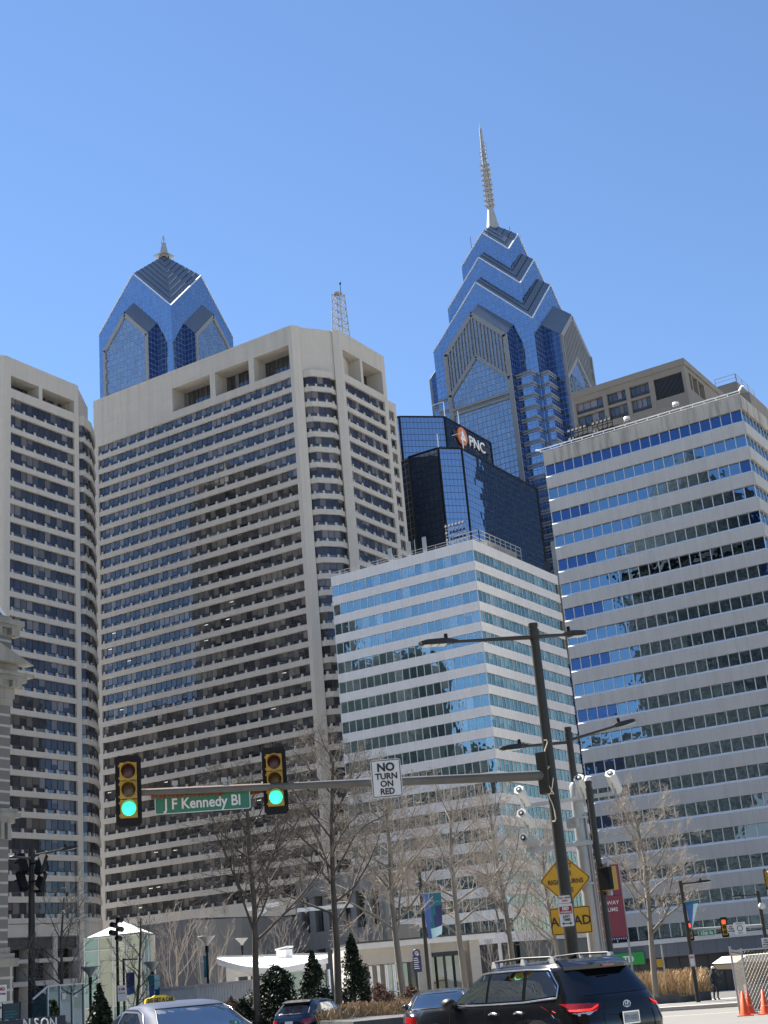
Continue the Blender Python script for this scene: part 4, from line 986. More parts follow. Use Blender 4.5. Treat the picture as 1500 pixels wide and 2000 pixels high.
# dark signal post with a pedestrian signal
P3, t3 = street_pole((1149,1530), 30, .075, .065, 'thin dark post with a pedestrian signal, right of the pale camera pole', [], 'pole', 'signal_post', 'post')
b = MB(); b.lathe([(.075,0),(.07,.05),(.03,.10),(.001,.11)], (t3.x,t3.y,t3.z+.05), 12); b.build('cap', M['cam_white'], P3)
ps = at(1186,1716,29.8); o = thing('pedestrian_signal', ps, 'yellow pedestrian signal with a black louvred face on the dark post', 'signal', None, facing(ps)-.75); o.scale = (.78,.6,.95)
b = MB(); b.box(-.22,.22,-.02,.2,-.25,.25); b.build('housing', M['sig_yel'], o, world=False)
b = MB(); b.box(-.21,.21,-.17,-.02,-.235,.235)
for i in range(9): b.box(-.2,.2,-.18,-.17,-.21+i*.05,-.19+i*.05)
b.build('louvre_face', M['black'], o, world=False)
for z in (-.31, .30): b = MB(); b.box(-.05,.05,.02,.12,z-.05,z+.05); b.bar((-.02,.05,z),(-.25,.2,z),.05); b.build('bracket', M['galv'], o, world=False)
# maroon wayfinding sign
def way_extra(o):
    b = MB(); b.box(-.46,-.40,.02,.08,-1.9,1.15); b.box(.40,.46,.02,.08,-2.9,.9); b.build('post', M['galv'], o, world=False)
    b = MB(); b.box(-.43,.43,-.012,-.002,-.99,-.92); b.build('star_band', M['navy'], o, world=False)
    s = MB()
    for i in range(13): s.lathe([(.001,-.016),(.016,-.014)], (-.38+i*.0635,0,-.955), 5, axis='y')
    s.build('stars', M['white_letter'], o, world=False)
    b = MB(); b.box(-.43,.43,-.008,-.002,.165,.18); b.build('divider', M['navy'], o, world=False)
    a = MB(); a.bar((-.33,-.01,.33),(-.12,-.01,.33),.01,.03); a.bar((-.33,-.01,.33),(-.25,-.01,.42),.01,.03); a.bar((-.33,-.01,.33),(-.25,-.01,.24),.01,.03)
    a.bar((-.25,-.01,-.82),(-.25,-.01,-.60),.01,.03); a.bar((-.25,-.01,-.60),(-.33,-.01,-.69),.01,.03); a.bar((-.25,-.01,-.60),(-.17,-.01,-.69),.01,.03); a.build('arrow', M['gold'], o, world=False)
sign(at(1186,1763,39), 'tall maroon wayfinding sign to the avenue of the arts and parkway museums', .86, 1.98, 'banner_red', None, [('SOUTH',.115,-.37,.80,'white_letter','LEFT',1,.001),('AVENUE',.145,-.37,.63,'white_letter','LEFT',1,.001),('OF THE ARTS',.105,-.37,.47,'white_letter','LEFT',1,.001),('PARKWAY',.145,-.37,-.06,'white_letter','LEFT',1,.001),('MUSEUMS',.145,-.37,-.24,'white_letter','LEFT',1,.001)], .01, extra=way_extra)
b = MB(); c = ground(1163, 36.6); o = thing('utility_cabinet', c, 'low brown utility cabinet at the foot of the pale camera pole', 'cabinet'); b.box(c.x-.38,c.x+.38,c.y-.3,c.y+.3,c.z,c.z+1.65); b.box(c.x-.41,c.x+.41,c.y-.33,c.y+.33,c.z+1.65,c.z+1.72); b.build('body', M['brown_conc'], o)
# lamp pole with floodlights at the far left
P4, t4 = street_pole((62,1660), 60, .155, .12, 'dark lamp pole with four floodlights in front of the left beige tower', [(21,1674,58,.35,.28,.7), (151,1653,61,.25,.28,.8)])
for i, (px, py, dx, l) in enumerate(((44,1681,-1,'upper left floodlight on the dark lamp pole'), (80,1683,1,'upper right floodlight on the dark lamp pole'), (43,1716,-1,'lower left floodlight on the dark lamp pole'), (79,1718,1,'lower right floodlight on the dark lamp pole'))):
    c = at(px, py, 59.6); r = thing('floodlight', c, l, 'floodlight', 'floodlights on the dark lamp pole', facing(c)+(-.6 if dx > 0 else .5))
    b = MB(); tl = .7; b.slab([(-.16,-.3,-.42),(.16,-.3,-.42),(.16,.12,.32),(-.16,.12,.32)], (0,.17,-.1)); b.build('housing', M['black'], r, world=False)
    k = MB(); k.bar(c+V((0,.1,0)), (t4.x,t4.y,c.z-.05), .07); k.build('bracket', M['black'], r)
# plaza lamps, banners and the spotlight pole
def banner(mb, top, w_, h, rz=0, curl=.0, bx=0, n=10, m0=0, m1=1, taper=0):
    c, s = cos(rz), sin(rz); t = V(top)
    for i in range(n):
        for j in range(4):
            P = []
            for (a, b_) in ((i,j),(i,j+1),(i+1,j+1),(i+1,j)):
                f = a/n; g = b_/4; x = w_*g*(1-taper*f*f); y = curl*f*f*sin(g*2.6+f*2)+curl*.35*f*f*g; z = -h*f+curl*.4*g*f*f
                P.append(t+V((x*c-y*s, x*s+y*c, z)))
            mb.face(P[::-1], m1 if (f > .72 and m1 != m0) or (m1 != m0 and j == 3 and i > 6) else m0, None, True)
rz_cam = atan2(RT.y, RT.x)
def plaza_lamp(px, py, D, label, ban=None, H=None):
    c = at(px, py, D); zb = gz(c.y); r = thing('plaza_lamp', (c.x, c.y, zb), label, 'lamp', 'plaza lamps with upturned shades')
    b = MB(); b.tube([(c.x,c.y,zb),(c.x,c.y,c.z-.55)], [.08,.055], 8); b.tube([(c.x,c.y,c.z-.75),(c.x,c.y,c.z-.45)], .085, 8); b.build('pole', M['black'], r)
    b = MB(); b.lathe([(.07,-.45),(.12,-.32),(.40,-.04),(.41,0),(.36,-.02),(.08,-.25)], c, 16); b.build('shade', M['galv'], r)
    return r
plaza_lamp(403, 1828, 68, 'black plaza lamp with an upturned shade before the grey podium')
plaza_lamp(297, 1878, 66, 'black plaza lamp above the teal banners behind the taxi sign')
plaza_lamp(176, 1888, 66, 'short plaza lamp beside the glass pavilion')
plaza_lamp(472, 1832, 92, 'far plaza lamp behind the white pavilion roof')
def hung_banner(px, py, D, w_, h, label, mats, curl=.1, taper=0, off=0, group=None):
    c = at(px, py, D); o = thing('banner', c, label, 'banner', group); b = MB(); banner(b, c, w_, h, rz_cam, curl, taper=taper, n=12); b.build('cloth', [M[x] for x in mats], o)
    k = MB(); e = c+V((cos(rz_cam), sin(rz_cam), 0))*w_; k.bar(c, e, .04); k.build('rod', M['galv'], o); return o
hung_banner(290, 1905, 65.8, .26, .95, 'teal banner on the left side of the plaza lamp behind the taxi', ['teal','blue_cloth'])
hung_banner(301, 1904, 65.8, .24, .95, 'pale aqua banner on the right side of the plaza lamp behind the taxi', ['pale_cloth','teal'], .15)
hung_banner(397, 1866, 67.8, .13, 1.0, 'narrow teal banner on the black plaza lamp', ['teal','teal'], .05)
hung_banner(246, 1900, 72, .42, 1.05, 'dark blue banner beside the thin young tree', ['navy','blue_cloth'], .1)
PB, tb = street_pole((818,1694), 75, .12, .09, 'dark lamp pole with the large blue banner in the planting bed', [(866,1697,76,.12,.25,.6)])
def big_banner():
    D = 74.7; c = at(825, 1746, D); o = thing('banner', c, 'large teal and navy banner curling on the dark lamp pole', 'banner'); e = V((cos(rz_cam), sin(rz_cam), 0))
    P = lambda x, z, y=0: c+e*x+V((0,0,z))+V((e.y,-e.x,0))*y
    W = lambda f: .98-.25*f*f; n = 14; b = MB()
    for i in range(n):
        f0, f1 = i/n, (i+1)/n
        for j in range(8):
            g0, g1 = j/8, (j+1)/8; fm, gm = (f0+f1)/2, (g0+g1)/2
            m_ = 1 if gm < .38-.1*fm else (2 if (gm > .62-.45*max(0, fm-.35) and .25 < fm < .8) else 0)
            if fm > .80 and gm > .25: m_ = 3
            q = [P(W(f)*g+.12*f*f, -2.3*f+.25*f*g*g*f, .18*f*f*sin(5*g)) for f, g in ((f1,g0),(f1,g1),(f0,g1),(f0,g0))]
            b.face(q, m_, None, True)
    b.build('cloth', [M['teal'], M['blue_cloth'], M['navy'], M['pale_cloth']], o)
    k = MB(); k.bar(P(-.1,.02), P(1.1,.02), .05); k.build('rod', M['galv'], o)
    t = MB(); 
    for i, ch in enumerate('PARKWAY'): t.box(0,0,0,0,0,0) if False else None
    for i in range(7): q = P(.08+.02*i, -.45-i*.17, -.02); t.bar(q, q+e*.1+V((0,0,-.08)), .03)
    t.build('lettering', M['pale_cloth'], o)
big_banner()
c = at(815,1882,74); o = thing('information_sign', V((c.x,c.y,gz(c.y)+.6)), 'navy information sign with a ring on top beside the banner pole', 'sign', None, facing(c)); zo = c.z-gz(c.y)-.6
b = MB(); b.box(-.22,.22,0,.05,zo-.42,zo+.38); b.build('panel', M['navy'], o, world=False)
b = MB(); q = [(.16*cos(t), .025, zo+.52+.16*sin(t)) for t in [i*pi/8 for i in range(17)]]; b.tube(q, .05, 6); b.build('ring', M['navy'], o, world=False)
b = MB()
for i in range(6): b.box(-.17, .05+.03*(i % 3), -.01, -.002, zo+.25-i*.1, zo+.285-i*.1)
b.build('lettering', M['sign_white'], o, world=False)
b = MB(); b.box(-.03,.03,.05,.09,-.6,zo-.4); b.build('post', M['galv'], o, world=False)
PC, tc = street_pole((1329,1722), 78, .12, .09, 'dark lamp pole with a twisted pale blue banner on the right', [(1388,1720,78.5,.12,.25,.8)])
def twist_banner():
    D = 77.8; c = at(1337,1762,D); o = thing('banner', c, 'pale blue banner twisted to a point on the right lamp pole', 'banner'); e = V((cos(rz_cam), sin(rz_cam), 0))
    P = lambda x, z, y=0: c+e*x+V((0,0,z))+V((e.y,-e.x,0))*y; b = MB(); n = 10
    for i in range(n):
        for j in range(5):
            q = []
            for a, g in ((i+1,j),(i+1,j+1),(i,j+1),(i,j)):
                f = a/n; g = g/5; q.append(P(.78*g*(1-f)+.15*f, -1.65*f+.05*g, .12*sin(3*g+2*f)))
            b.face(q, 2 if i < 1 else (1 if j > 2 else 0), None, True)
    b.build('cloth', [M['blue_cloth'], M['pale_cloth'], M['teal']], o); k = MB(); k.bar(P(-.05,.02),P(.95,.1),.04); k.build('rod', M['galv'], o)
twist_banner()
sign(at(1352,1876,77.5), 'small white and red parking sign on the right banner pole', .30, .62, 'sign_white', 'sign_red', [('NO',.12,0,.12,'sign_red')], .03, .02)
def spot_pole():
    c = at(228, 1800, 72); zb = gz(c.y); r = thing('spotlight_pole', (c.x,c.y,zb), 'thin black pole with round spotlights in front of the glass pavilion', 'lamp'); b = MB(); b.tube([(c.x,c.y,zb),(c.x,c.y,c.z)], [.09,.06], 8); b.build('pole', M['black'], r)
    for px, py in ((233,1797),(221,1807),(234,1815),(219,1822),(231,1833)):
        q = at(px, py, 71.8); s = MB(); s.tube([q+V((0,-.13,.03)), q+V((0,.18,-.02))], .13, 10); s.bar(q, (c.x,c.y,q.z), .05); s.build('spotlight', M['black'], r)
spot_pole()
def gallows():
    c = at(241, 1872, 74); zb = gz(c.y); r = thing('sign_gantry', (c.x,c.y,zb), 'thin black post with a straight top bar behind the parking sign', 'post'); b = MB(); b.tube([(c.x,c.y,zb),(c.x,c.y,c.z)], .06, 8); b.build('post', M['black'], r); b = MB(); e = at(268,1876,75); b.bar((c.x,c.y,c.z-.06), (e.x,e.y,c.z-.06), .07); b.build('bar', M['black'], r)
gallows()
sign(at(238,1940,60), 'white parking regulation sign with small print left of the taxi', .34, .62, 'sign_white', None, [('2 HR',.12,0,.12,'sign_red'),('PARKING',.07,0,-.02,'sign_red','CENTER',1,.002)], .02)
sign(at(3,1940,45), 'white parking sign cut by the left picture edge, upper one', .30, .48, 'sign_white', None, [('NO',.12,0,.08,'sign_red'),('STOPPING',.05,0,-.04,'sign_red')], .02)
sign(at(2,1974,45), 'white parking sign cut by the left picture edge, lower one', .30, .40, 'sign_white', None, [('2 HR',.1,0,.05,'ink')], .02)
# far crossing on the right: signal pole with its arm
PD, td = street_pole((1480,1742), 100, .15, .12, 'dark lamp and signal pole at the far right with a left-reaching arm', [(1430,1751,99,.15,.25,.9)])
b = MB(); b.tube([at(1490,1808,100), at(1342,1815,99)], [.12,.06], 8); b.build('mast_arm', M['galv'], PD)
b = MB(); c = at(1488,1769,99.7); b.lathe([(.01,-.25),(.22,-.15),(.25,.05),(.1,.2)], c, 12); b.build('globe_camera', M['cam_white'], PD)
signal(at(1347,1818,98.6), 'red traffic light beside the twisted banner at the far crossing', 'red', s=.95, group='red traffic lights at the far crossing')
signal(at(1415,1811,99.2), 'red traffic light right of the small green street sign', 'red', s=.95, group='red traffic lights at the far crossing')
sign(at(1380,1822,98.5), 'small green 15th St name sign at the far crossing', 1.15, .40, 'sign_green', 'sign_white', [('15th St',.30,0,-.10,'sign_white','CENTER',.95,.006)], .05, .02)
sign(at(1428,1814,99), 'small white NO TURN ON RED sign right of the far red light', .52, .52, 'sign_white', None, [('NO',.15,0,.08,'ink'),('TURN',.13,0,-.06,'ink'),('ON RED',.12,0,-.2,'ink')], .03)
def ring_extra(o):
    b = MB(); b.tube([(.17*cos(t), -.01, .17*sin(t)) for t in [i*pi/8 for i in range(17)]], .022, 5); b.build('ring_symbol', M['ink'], o, world=False)
sign(at(1445,1813,99), 'larger white sign with a black ring symbol at the far crossing', .78, .78, 'sign_white', None, [('ON RED',.13,0,.25,'ink','CENTER',1,.002),('ONLY',.13,0,-.34,'ink','CENTER',1,.002)], .03, extra=ring_extra)
sign(at(1496,1840,99), 'white NO TURN sign low on the far right pole', .55, .55, 'sign_white', None, [('NO',.15,0,.08,'ink'),('TURN',.13,0,-.06,'ink'),('ON RED',.12,0,-.2,'ink')], .03)
sd_ = at(1497,1717,99); signal(sd_, 'dark signal head seen side-on at the right picture edge', 'none', (sd_.x+50, sd_.y), s=1.0)
c = at(1291,1845,84); o = thing('signal_post', V((c.x,c.y,gz(c.y))), 'thin grey post with a small yellow box by the dry grasses', 'post'); b = MB(); b.tube([(c.x,c.y,gz(c.y)),c], [.06,.05], 8); b.build('post', M['galv'], o)
q = at(1289,1881,83.8); b = MB(); b.box(q.x-.17,q.x+.17,q.y-.1,q.y+.12,q.z-.22,q.z+.22); b.build('box', M['sig_yel'], o)

# ================================================================== PLAZA: pavilions, podium, planters
def glass_pavilion():
    D = 112; a, b_ = at(165,1832,D), at(240,1828,D-4); zb = gz(110)
    e = V((cos(rz_cam), sin(rz_cam), 0)); f = V((-e.y, e.x, 0)); o = V((a.x, a.y, 0)); z1 = a.z
    r = thing('glass_pavilion', (a.x, a.y, zb), 'tall pale green glass entrance pavilion with a white peaked roof', 'pavilion')
    P = lambda u, v, z: o+e*u+f*v+V((0,0,z))
    g = MB(); n = 4; wd = 4.3
    for i in range(n):
        for (q0, q1) in ((zb, zb+3.2), (zb+3.2, z1)):
            u0, u1 = wd*i/n, wd*(i+1)/n; g.face([P(u0,0,q0), P(u1,0,q0), P(u1,0,q1), P(u0,0,q1)], 0, (random.random(),random.random(),random.random(),1))
    for i in range(3): v0, v1 = 4.5*i/3, 4.5*(i+1)/3; g.face([P(wd,v0,zb), P(wd,v1,zb), P(wd,v1,z1), P(wd,v0,z1)], 0, (random.random(),random.random(),random.random(),1)); g.face([P(0,v1,zb), P(0,v0,zb), P(0,v0,z1), P(0,v1,z1)], 0, (.5,.5,.5,1))
    g.build('glass_wall', M['g_mint'], r)
    k = MB()
    for i in range(n+1): k.bar(P(wd*i/n,-.04,zb), P(wd*i/n,-.04,z1), .07)
    for z in (zb+3.2, z1-.1, z1-1.0): k.bar(P(0,-.03,z), P(wd,-.03,z), .07)
    for v in (1.5,3,4.5): k.bar(P(wd+.03,v,zb), P(wd+.03,v,z1), .07)
    k.build('glass_frame', M['alu'], r)
    w_ = MB()
    for u in (1.2, 2.2, 3.2): w_.box(0,0,0,0,0,0) if False else w_.slab([P(u,.7,zb),P(u+.45,.7,zb),P(u+.45,.7,z1-.3),P(u,.7,z1-.3)], f*.3)
    w_.slab([P(-.2,5,zb),P(wd+.3,5,zb),P(wd+.3,5,z1),P(-.2,5,z1)], f*.2); w_.build('inner_wall', M['canopy'], r)
    rf = MB(); A, B, C, E_, T = P(.2,-.1,z1), P(4.5,-.1,z1+.1), P(4.5,5.0,z1+.1), P(.2,5.0,z1), P(2.4,3.2,z1+1.15)
    for q in ((A,B,T),(B,C,T),(C,E_,T),(E_,A,T)): rf.face(q)
    rf.build('roof', M['roof_white'], r)
M['g_mint'] = glass('mint_glass', (.6,.72,.68), (.24,.36,.32), .14, wob=.02, tilt=.006, vary=.45, blind=.35, bcol=(.55,.58,.45))
glass_pavilion()
def podium():
    zb = gz(180); r = thing('podium_building', (-168, 205, zb), 'low grey podium building with plain panels below the beige tower', 'building')
    e0, e1, e2, e3 = at(300,1800,205), at(381,1793,196), at(455,1790,200), at(700,1800,196)
    b = MB(); zt = e1.z
    b.prism([(e0.x-6,e0.y),(e1.x,e1.y),(e1.x+1,e1.y+22),(e0.x-6,e0.y+22)], zb, zt); b.build('dark_wall', M['dark_clad'], r)
    b = MB(); b.prism([(e1.x+.05,e1.y+.03),(e2.x+1.5,e2.y),(e2.x+1.5,e2.y+18),(e1.x+1.1,e1.y+18)], zb, zt-.3); b.build('pale_wall', M['pale_clad'], r)
    b = MB(); X0, X1 = e2.x+1.6, e3.x; Y = e3.y+6; 
    for z, h in ((13.6,2.6),(6.2,2.4)): b.box(X0, X1, Y, Y+10, z, z+h)
    for i in range(7): x = X0+(X1-X0)*i/6; b.box(x-.5, x+.5, Y+.3, Y+1.2, zb, 13.6)
    b.build('gallery', M['pale_clad'], r)
    b = MB(); b.panes((X0,Y+2.4),(X1,Y+2.4), zb, 13.6, 16, 0, 1, mw=.12); b.build('gallery_window', [M['g_pav'], M['frame']], r)
    s = MB()
    for px0, py0, px1, py1 in ((482,1776,545,1765),(500,1790,520,1776),(580,1778,690,1768)): s.bar(at(px0,py0,188), at(px1,py1,188), .25, .5)
    s.build('sunlit_awning', M['roof_white'], r)
M['dark_clad'] = concrete('dark_slate_cladding', (.075,.075,.083), 2.9, 6.5, joint=.5, streak=.1)
M['pale_clad'] = concrete('pale_slate_cladding', (.20,.195,.185), 2.9, 6.5, joint=.8, streak=.35)
podium()
def curved_pavilion():
    r_e = V((cos(rz_cam), sin(rz_cam), 0)); D0, D1 = 70, 80
    r = thing('pavilion', ground(520, 74), 'small white pavilion with a curved sweeping white roof', 'pavilion')
    near = [(424,1872),(445,1879),(470,1885.5),(500,1890),(530,1890.5),(560,1888),(600,1880),(640,1870)]
    far = [(424,1871),(450,1869.8),(480,1868.8),(505,1868),(530,1867.3),(560,1866.5),(600,1865.5),(640,1864.5)]
    N = [at(x,y,D0+ (abs(x-520)/100)**2*1.2) for x, y in near]; F = [at(x,y,D1) for x, y in far]
    b = MB()
    for i in range(7):
        b.face([N[i],N[i+1],F[i+1],F[i]], 0, None, True); dn = V((0,0,-.28)); b.face([N[i]+dn,N[i+1]+dn,N[i+1],N[i]]); b.face([F[i]+dn,F[i+1]+dn,N[i+1]+dn,N[i]+dn][::-1])
    b.build('roof', M['roof_white'], r)
    s = MB(); 
    s.bar(N[2]*.5+F[2]*.5+V((0,0,.03)), N[4]*.85+F[4]*.15+V((0,0,.03)), .25, .05); s.bar(F[0]+V((0,0,.04)), F[7]+V((0,0,.04)), .3, .12); s.bar(F[5]*.7+N[5]*.3+V((0,0,.04)), N[6]*.4+F[6]*.6+V((0,0,.04)), .2, .05); s.build('roof_seam', M['galv'], r)
    v = MB(); c = F[4]*.8+N[4]*.2; c = at(556,1872,78); v.box(c.x-.32,c.x+.32,c.y-.3,c.y+.3,c.z-.2,c.z+.45); v.slab([c+V((-.4,-.3,.45)),c+V((.4,-.3,.55)),c+V((.4,.3,.55)),c+V((-.4,.3,.45))],(0,0,.08)); v.build('roof_vent', M['white_metal'], r)
    w_ = MB(); zb = gz(60); W = [at(x,1930,D0+1.2+(abs(x-520)/100)**2*1.2) for x in (443,463,487,510,535,560,600,640)]
    zt = N[3].z-.2
    w_.face([(W[0].x,W[0].y,zb),(W[1].x,W[1].y,zb),(W[1].x,W[1].y,zt+.35),(W[0].x,W[0].y,zt+.5)])
    for i in range(1,7): a, c = W[i], W[i+1]; w_.face([(a.x,a.y,zb),(c.x,c.y,zb),(c.x,c.y,zb+.9),(a.x,a.y,zb+.9)]); w_.face([(a.x,a.y,zt-.15),(c.x,c.y,zt-.15),(c.x,c.y,zt+.25),(a.x,a.y,zt+.25)])
    w_.face([(W[0].x,W[0].y,zb),(W[0].x,W[0].y,zt+.5),(W[0].x-3,W[0].y+7,zt+.9),(W[0].x-3,W[0].y+7,zb)]); w_.build('wall', M['pav_white'], r)
    for i in range(1,7):
        g = MB(); a, c = W[i]+V((0,.08,0)), W[i+1]+V((0,.08,0)); g.panes((a.x,a.y),(c.x,c.y),zb+.9,zt-.15,1,0,1,mw=.12,md=.12,ends=True); g.build('window', [M['g_pav'], M['white_metal']], r)
curved_pavilion()
def flat_pavilion():
    D = 82; a, b_ = at(690,1846,D), at(944,1840,D+1.5); u = (V((b_.x-a.x,b_.y-a.y,0))).normalized(); f = V((-u.y,u.x,0)); L = hypot(b_.x-a.x, b_.y-a.y)
    zb, zt = gz(a.y), a.z+.05; o = V((a.x,a.y,0)); P = lambda s, d, z: o+u*s+f*d+V((0,0,z))
    r = thing('pavilion', P(L/2,3,zb), 'low beige pavilion with a flat roof and tall window grid behind the planting', 'pavilion')
    b = MB(); b.slab([P(-.1,-.9,zt-.32),P(L+.5,-.9,zt-.32),P(L+.5,-.9,zt-.02),P(-.1,-.9,zt-.02)], f*9); b.build('roof_slab', M['pav_white'], r)
    k = MB(); k.slab([P(-.2,-1,zt-.02),P(L+.6,-1,zt-.02),P(L+.6,-1,zt+.07),P(-.2,-1,zt+.07)], f*9.2); k.build('roof_edge', M['frame'], r)
    w_ = MB(); h = zt-.32; H = h-zb; m1 = L*.47; m0 = L*.54
    w_.slab([P(0,0,h-.9),P(m1+.9,0,h-.9),P(m1+.9,0,h),P(0,0,h)], f*.3); w_.slab([P(m1,0,zb),P(m0,0,zb),P(m0,0,h-.9),P(m1,0,h-.9)], f*.3); w_.slab([P(m0,.3,h-.5),P(L-.3,.3,h-.5),P(L-.3,.3,h),P(m0,.3,h)], f*.3)
    w_.slab([P(L-.9,-.2,zb),P(L-.3,-.2,zb),P(L-.3,-.2,h),P(L-.9,-.2,h)], f*3); w_.slab([P(-.3,0,zb),P(0,0,zb),P(0,0,h),P(-.3,0,h)], f*7); w_.slab([P(m0+.05,-.7,zb),P(m0+.2,-.7,zb),P(m0+.2,-.7,h),P(m0+.05,-.7,h)], f*.15)
    w_.build('wall', M['pav_beige'], r)
    for i in range(8):
        s0, s1 = m1*i/8, m1*(i+1)/8; zm = zb+H*.40
        for (z0, z1, mt) in ((zb+.3, zm, 'g_pav'), (zm+.06, h-.95, 'brown_pane' if i < 4 else 'g_pav')):
            g = MB(); p, q = P(s0+.03,.1,0), P(s1-.03,.1,0); g.panes((p.x,p.y),(q.x,q.y),z0,z1,1,0,1,mw=.10,md=.14,ends=True); g.build('window', [M[mt], M['white_metal'] if i < 6 else M['frame']], r)
    for i in range(4):
        s0, s1 = m0+.3+(L-1.4-m0)*i/4, m0+.3+(L-1.4-m0)*(i+1)/4; g = MB(); p, q = P(s0,1.2,0), P(s1,1.2,0); g.panes((p.x,p.y),(q.x,q.y),zb,h-.75,1,0,1,mw=.12,md=.1,ends=True); g.build('glass_door', [M['g_pav'], M['frame']], r)
M['brown_pane'] = plain('brown_blind_panel', (.20,.155,.12), .5)
flat_pavilion()
def corrugated():
    a, b_ = at(312,1934,66), at(492,1915,62); zb, zt = gz(55)-.1, at(400,1924,64).z; r = thing('site_fence', (a.x,a.y,zb), 'white corrugated site fence running behind the taxi', 'fence')
    b = MB(); n = 70; pts = []
    for i in range(n+1): p = a+(b_-a)*(i/n); k = .06 if i % 2 else 0; pts.append((p.x, p.y+k))
    for p, q in zip(pts, pts[1:]): b.face([(p[0],p[1],zb),(q[0],q[1],zb),(q[0],q[1],zt),(p[0],p[1],zt)])
    b.build('panel', M['fence_white'], r); k = MB(); k.bar((a.x,a.y,zt),(b_.x,b_.y,zt),.1); 
    for i in (0,.42,1): p = a+(b_-a)*i; k.box(p.x-.05,p.x+.05,p.y-.08,p.y-.02,zb,zt+.05)
    k.build('rail', M['fence_white'], r)
corrugated()
def letter_fence():
    a, b_ = at(-30,1994,40), at(128,1982,41.5); zt = at(60,1988.5,41).z; r = thing('letter_fence', (a.x,a.y,gz(35)), 'low navy fence with pale capital letters at the bottom left', 'fence'); u = (b_-a); L = u.length; u.normalize(); f = V((-u.y,u.x,0)).normalized()
    b = MB(); b.slab([V((a.x,a.y,gz(35)-.2)),V((b_.x,b_.y,gz(35)-.2)),V((b_.x,b_.y,zt)),V((a.x,a.y,zt))], f*.06); b.build('panel', M['fence_blue'], r)
    for i, ch in enumerate('BINSON'):
        px = (12,31,50,69,85,102)[i]; c = at(px, 2000, 40.7); o = bpy.data.objects.new('lettering', None)
        t = MB(); t.text(ch, .40, 0, -.05, -.19, 0, sx=.85, depth=.01); e = t.build('lettering', M['sign_white'], r, world=False); bpy.data.objects.remove(o)
        e.location = V((c.x, c.y, at(px,1999+(102-px)*.05,40.7).z+.07))-V(r.location); e.rotation_euler = (0,0,atan2(u.y,u.x))
letter_fence()
sign(at(22,1973,44), 'dark teal notice board with pale text lines near the bottom left', .44, .42, 'teal_board', 'black', [('Welcome',.07,-.17,.0,'pale_cloth','LEFT'),('Dilworth',.07,-.17,-.09,'pale_cloth','LEFT'),('Park',.07,-.17,-.17,'pale_cloth','LEFT')], .01, .03) if 'teal_board' in M else None
M['teal_board'] = plain('teal_notice_board', (.012,.035,.05), .5)
nb = thing('notice_board', at(22,1975,44), 'dark teal notice board with pale text lines near the bottom left', 'notice board', None, facing(at(22,1975,44)))
b = MB(); b.box(-.24,.24,0,.04,-.26,.22); b.build('panel', M['teal_board'], nb, world=False); b = MB()
for i, w_ in enumerate((.33,.42,.28)): b.box(-.19,-.19+w_*.9,-.006,-.001,-.02-i*.08,.012-i*.08)
b.build('lettering', M['teal_text'] if 'teal_text' in M else M['teal'], nb, world=False); b = MB(); b.box(-.27,-.24,-.02,.05,-.9,.25); b.box(.24,.27,-.02,.05,-.9,.25); b.build('post', M['black'], nb, world=False)
def glass_kiosk():
    a, b_ = at(63,1942,58), at(180,1927,60); zb, zt = gz(52)-.3, at(120,1924,59).z; u = V((b_.x-a.x,b_.y-a.y,0)); L = u.length; u.normalize(); f = V((-u.y,u.x,0)); P = lambda s, d, z: V((a.x,a.y,0))+u*s+f*d+V((0,0,z))
    r = thing('glass_kiosk', P(L/2,0,zb), 'dark glass kiosk with a slanted side behind the magnolia bush', 'kiosk'); g = MB()
    g.face([P(0,0,zb),P(.75,0,zb),P(.75,0,zt),P(.0,0,zt-.45)], 0, (.3,.5,.5,1)); 
    for i in range(3): s0, s1 = .75+i*.62, .75+(i+1)*.62; g.face([P(s0,0,zb),P(s1,0,zb),P(s1,0,zt),P(s0,0,zt)], 0, (.6,random.random(),random.random(),1))
    g.build('glass_wall', M['g_kiosk'], r); k = MB()
    for s in (.75,1.37,2.0,2.6): k.bar(P(s,-.03,zb),P(s,-.03,zt),.05)
    k.bar(P(.75,-.03,zt),P(2.6,-.03,zt),.06); k.bar(P(0,-.03,zt-.45),P(.75,-.03,zt),.06); k.build('frame', M['alu'], r)
    t = MB(); 
    for s, z in ((1.45,zt-.55),(2.05,zt-.5)): t.slab([P(s,-.05,z),P(s+.2,-.05,z),P(s+.2,-.05,z+.24),P(s,-.05,z+.24)], f*.01)
    t.build('poster', M['sign_white'], r)
M['g_kiosk'] = glass('dark_blue_kiosk_glass', (.45,.6,.75), (.022,.04,.055), .12, wob=.01, vary=.3)
glass_kiosk()
def planter(name_lab, px0, py0, D0, px1, py1, D1, depth, h, mt='planter'):
    a, b_ = at(px0,py0,D0), at(px1,py1,D1); u = V((b_.x-a.x,b_.y-a.y,0)).normalized(); f = V((-u.y,u.x,0)); zb = gz(min(a.y,b_.y))-.15
    r = thing('planter', (a.x,a.y,zb), name_lab, 'planter'); b = MB(); A, B = V((a.x,a.y,0)), V((b_.x,b_.y,0))
    b.prism([tuple(p[:2]) for p in (A, B, B+f*depth, A+f*depth)], zb, min(b_.z, max(a.z,b_.z))); b.build('wall', M[mt], r); return A, B, f, max(a.z,b_.z)
PLA = planter('long dark granite planter wall in the middle of the road', 690, 1992, 46, 880, 1977, 47, 6, .8)
PLB = planter('dark granite planter wall with dry grasses on the right', 1180, 1944, 82, 1388, 1935, 84, 5, .8)
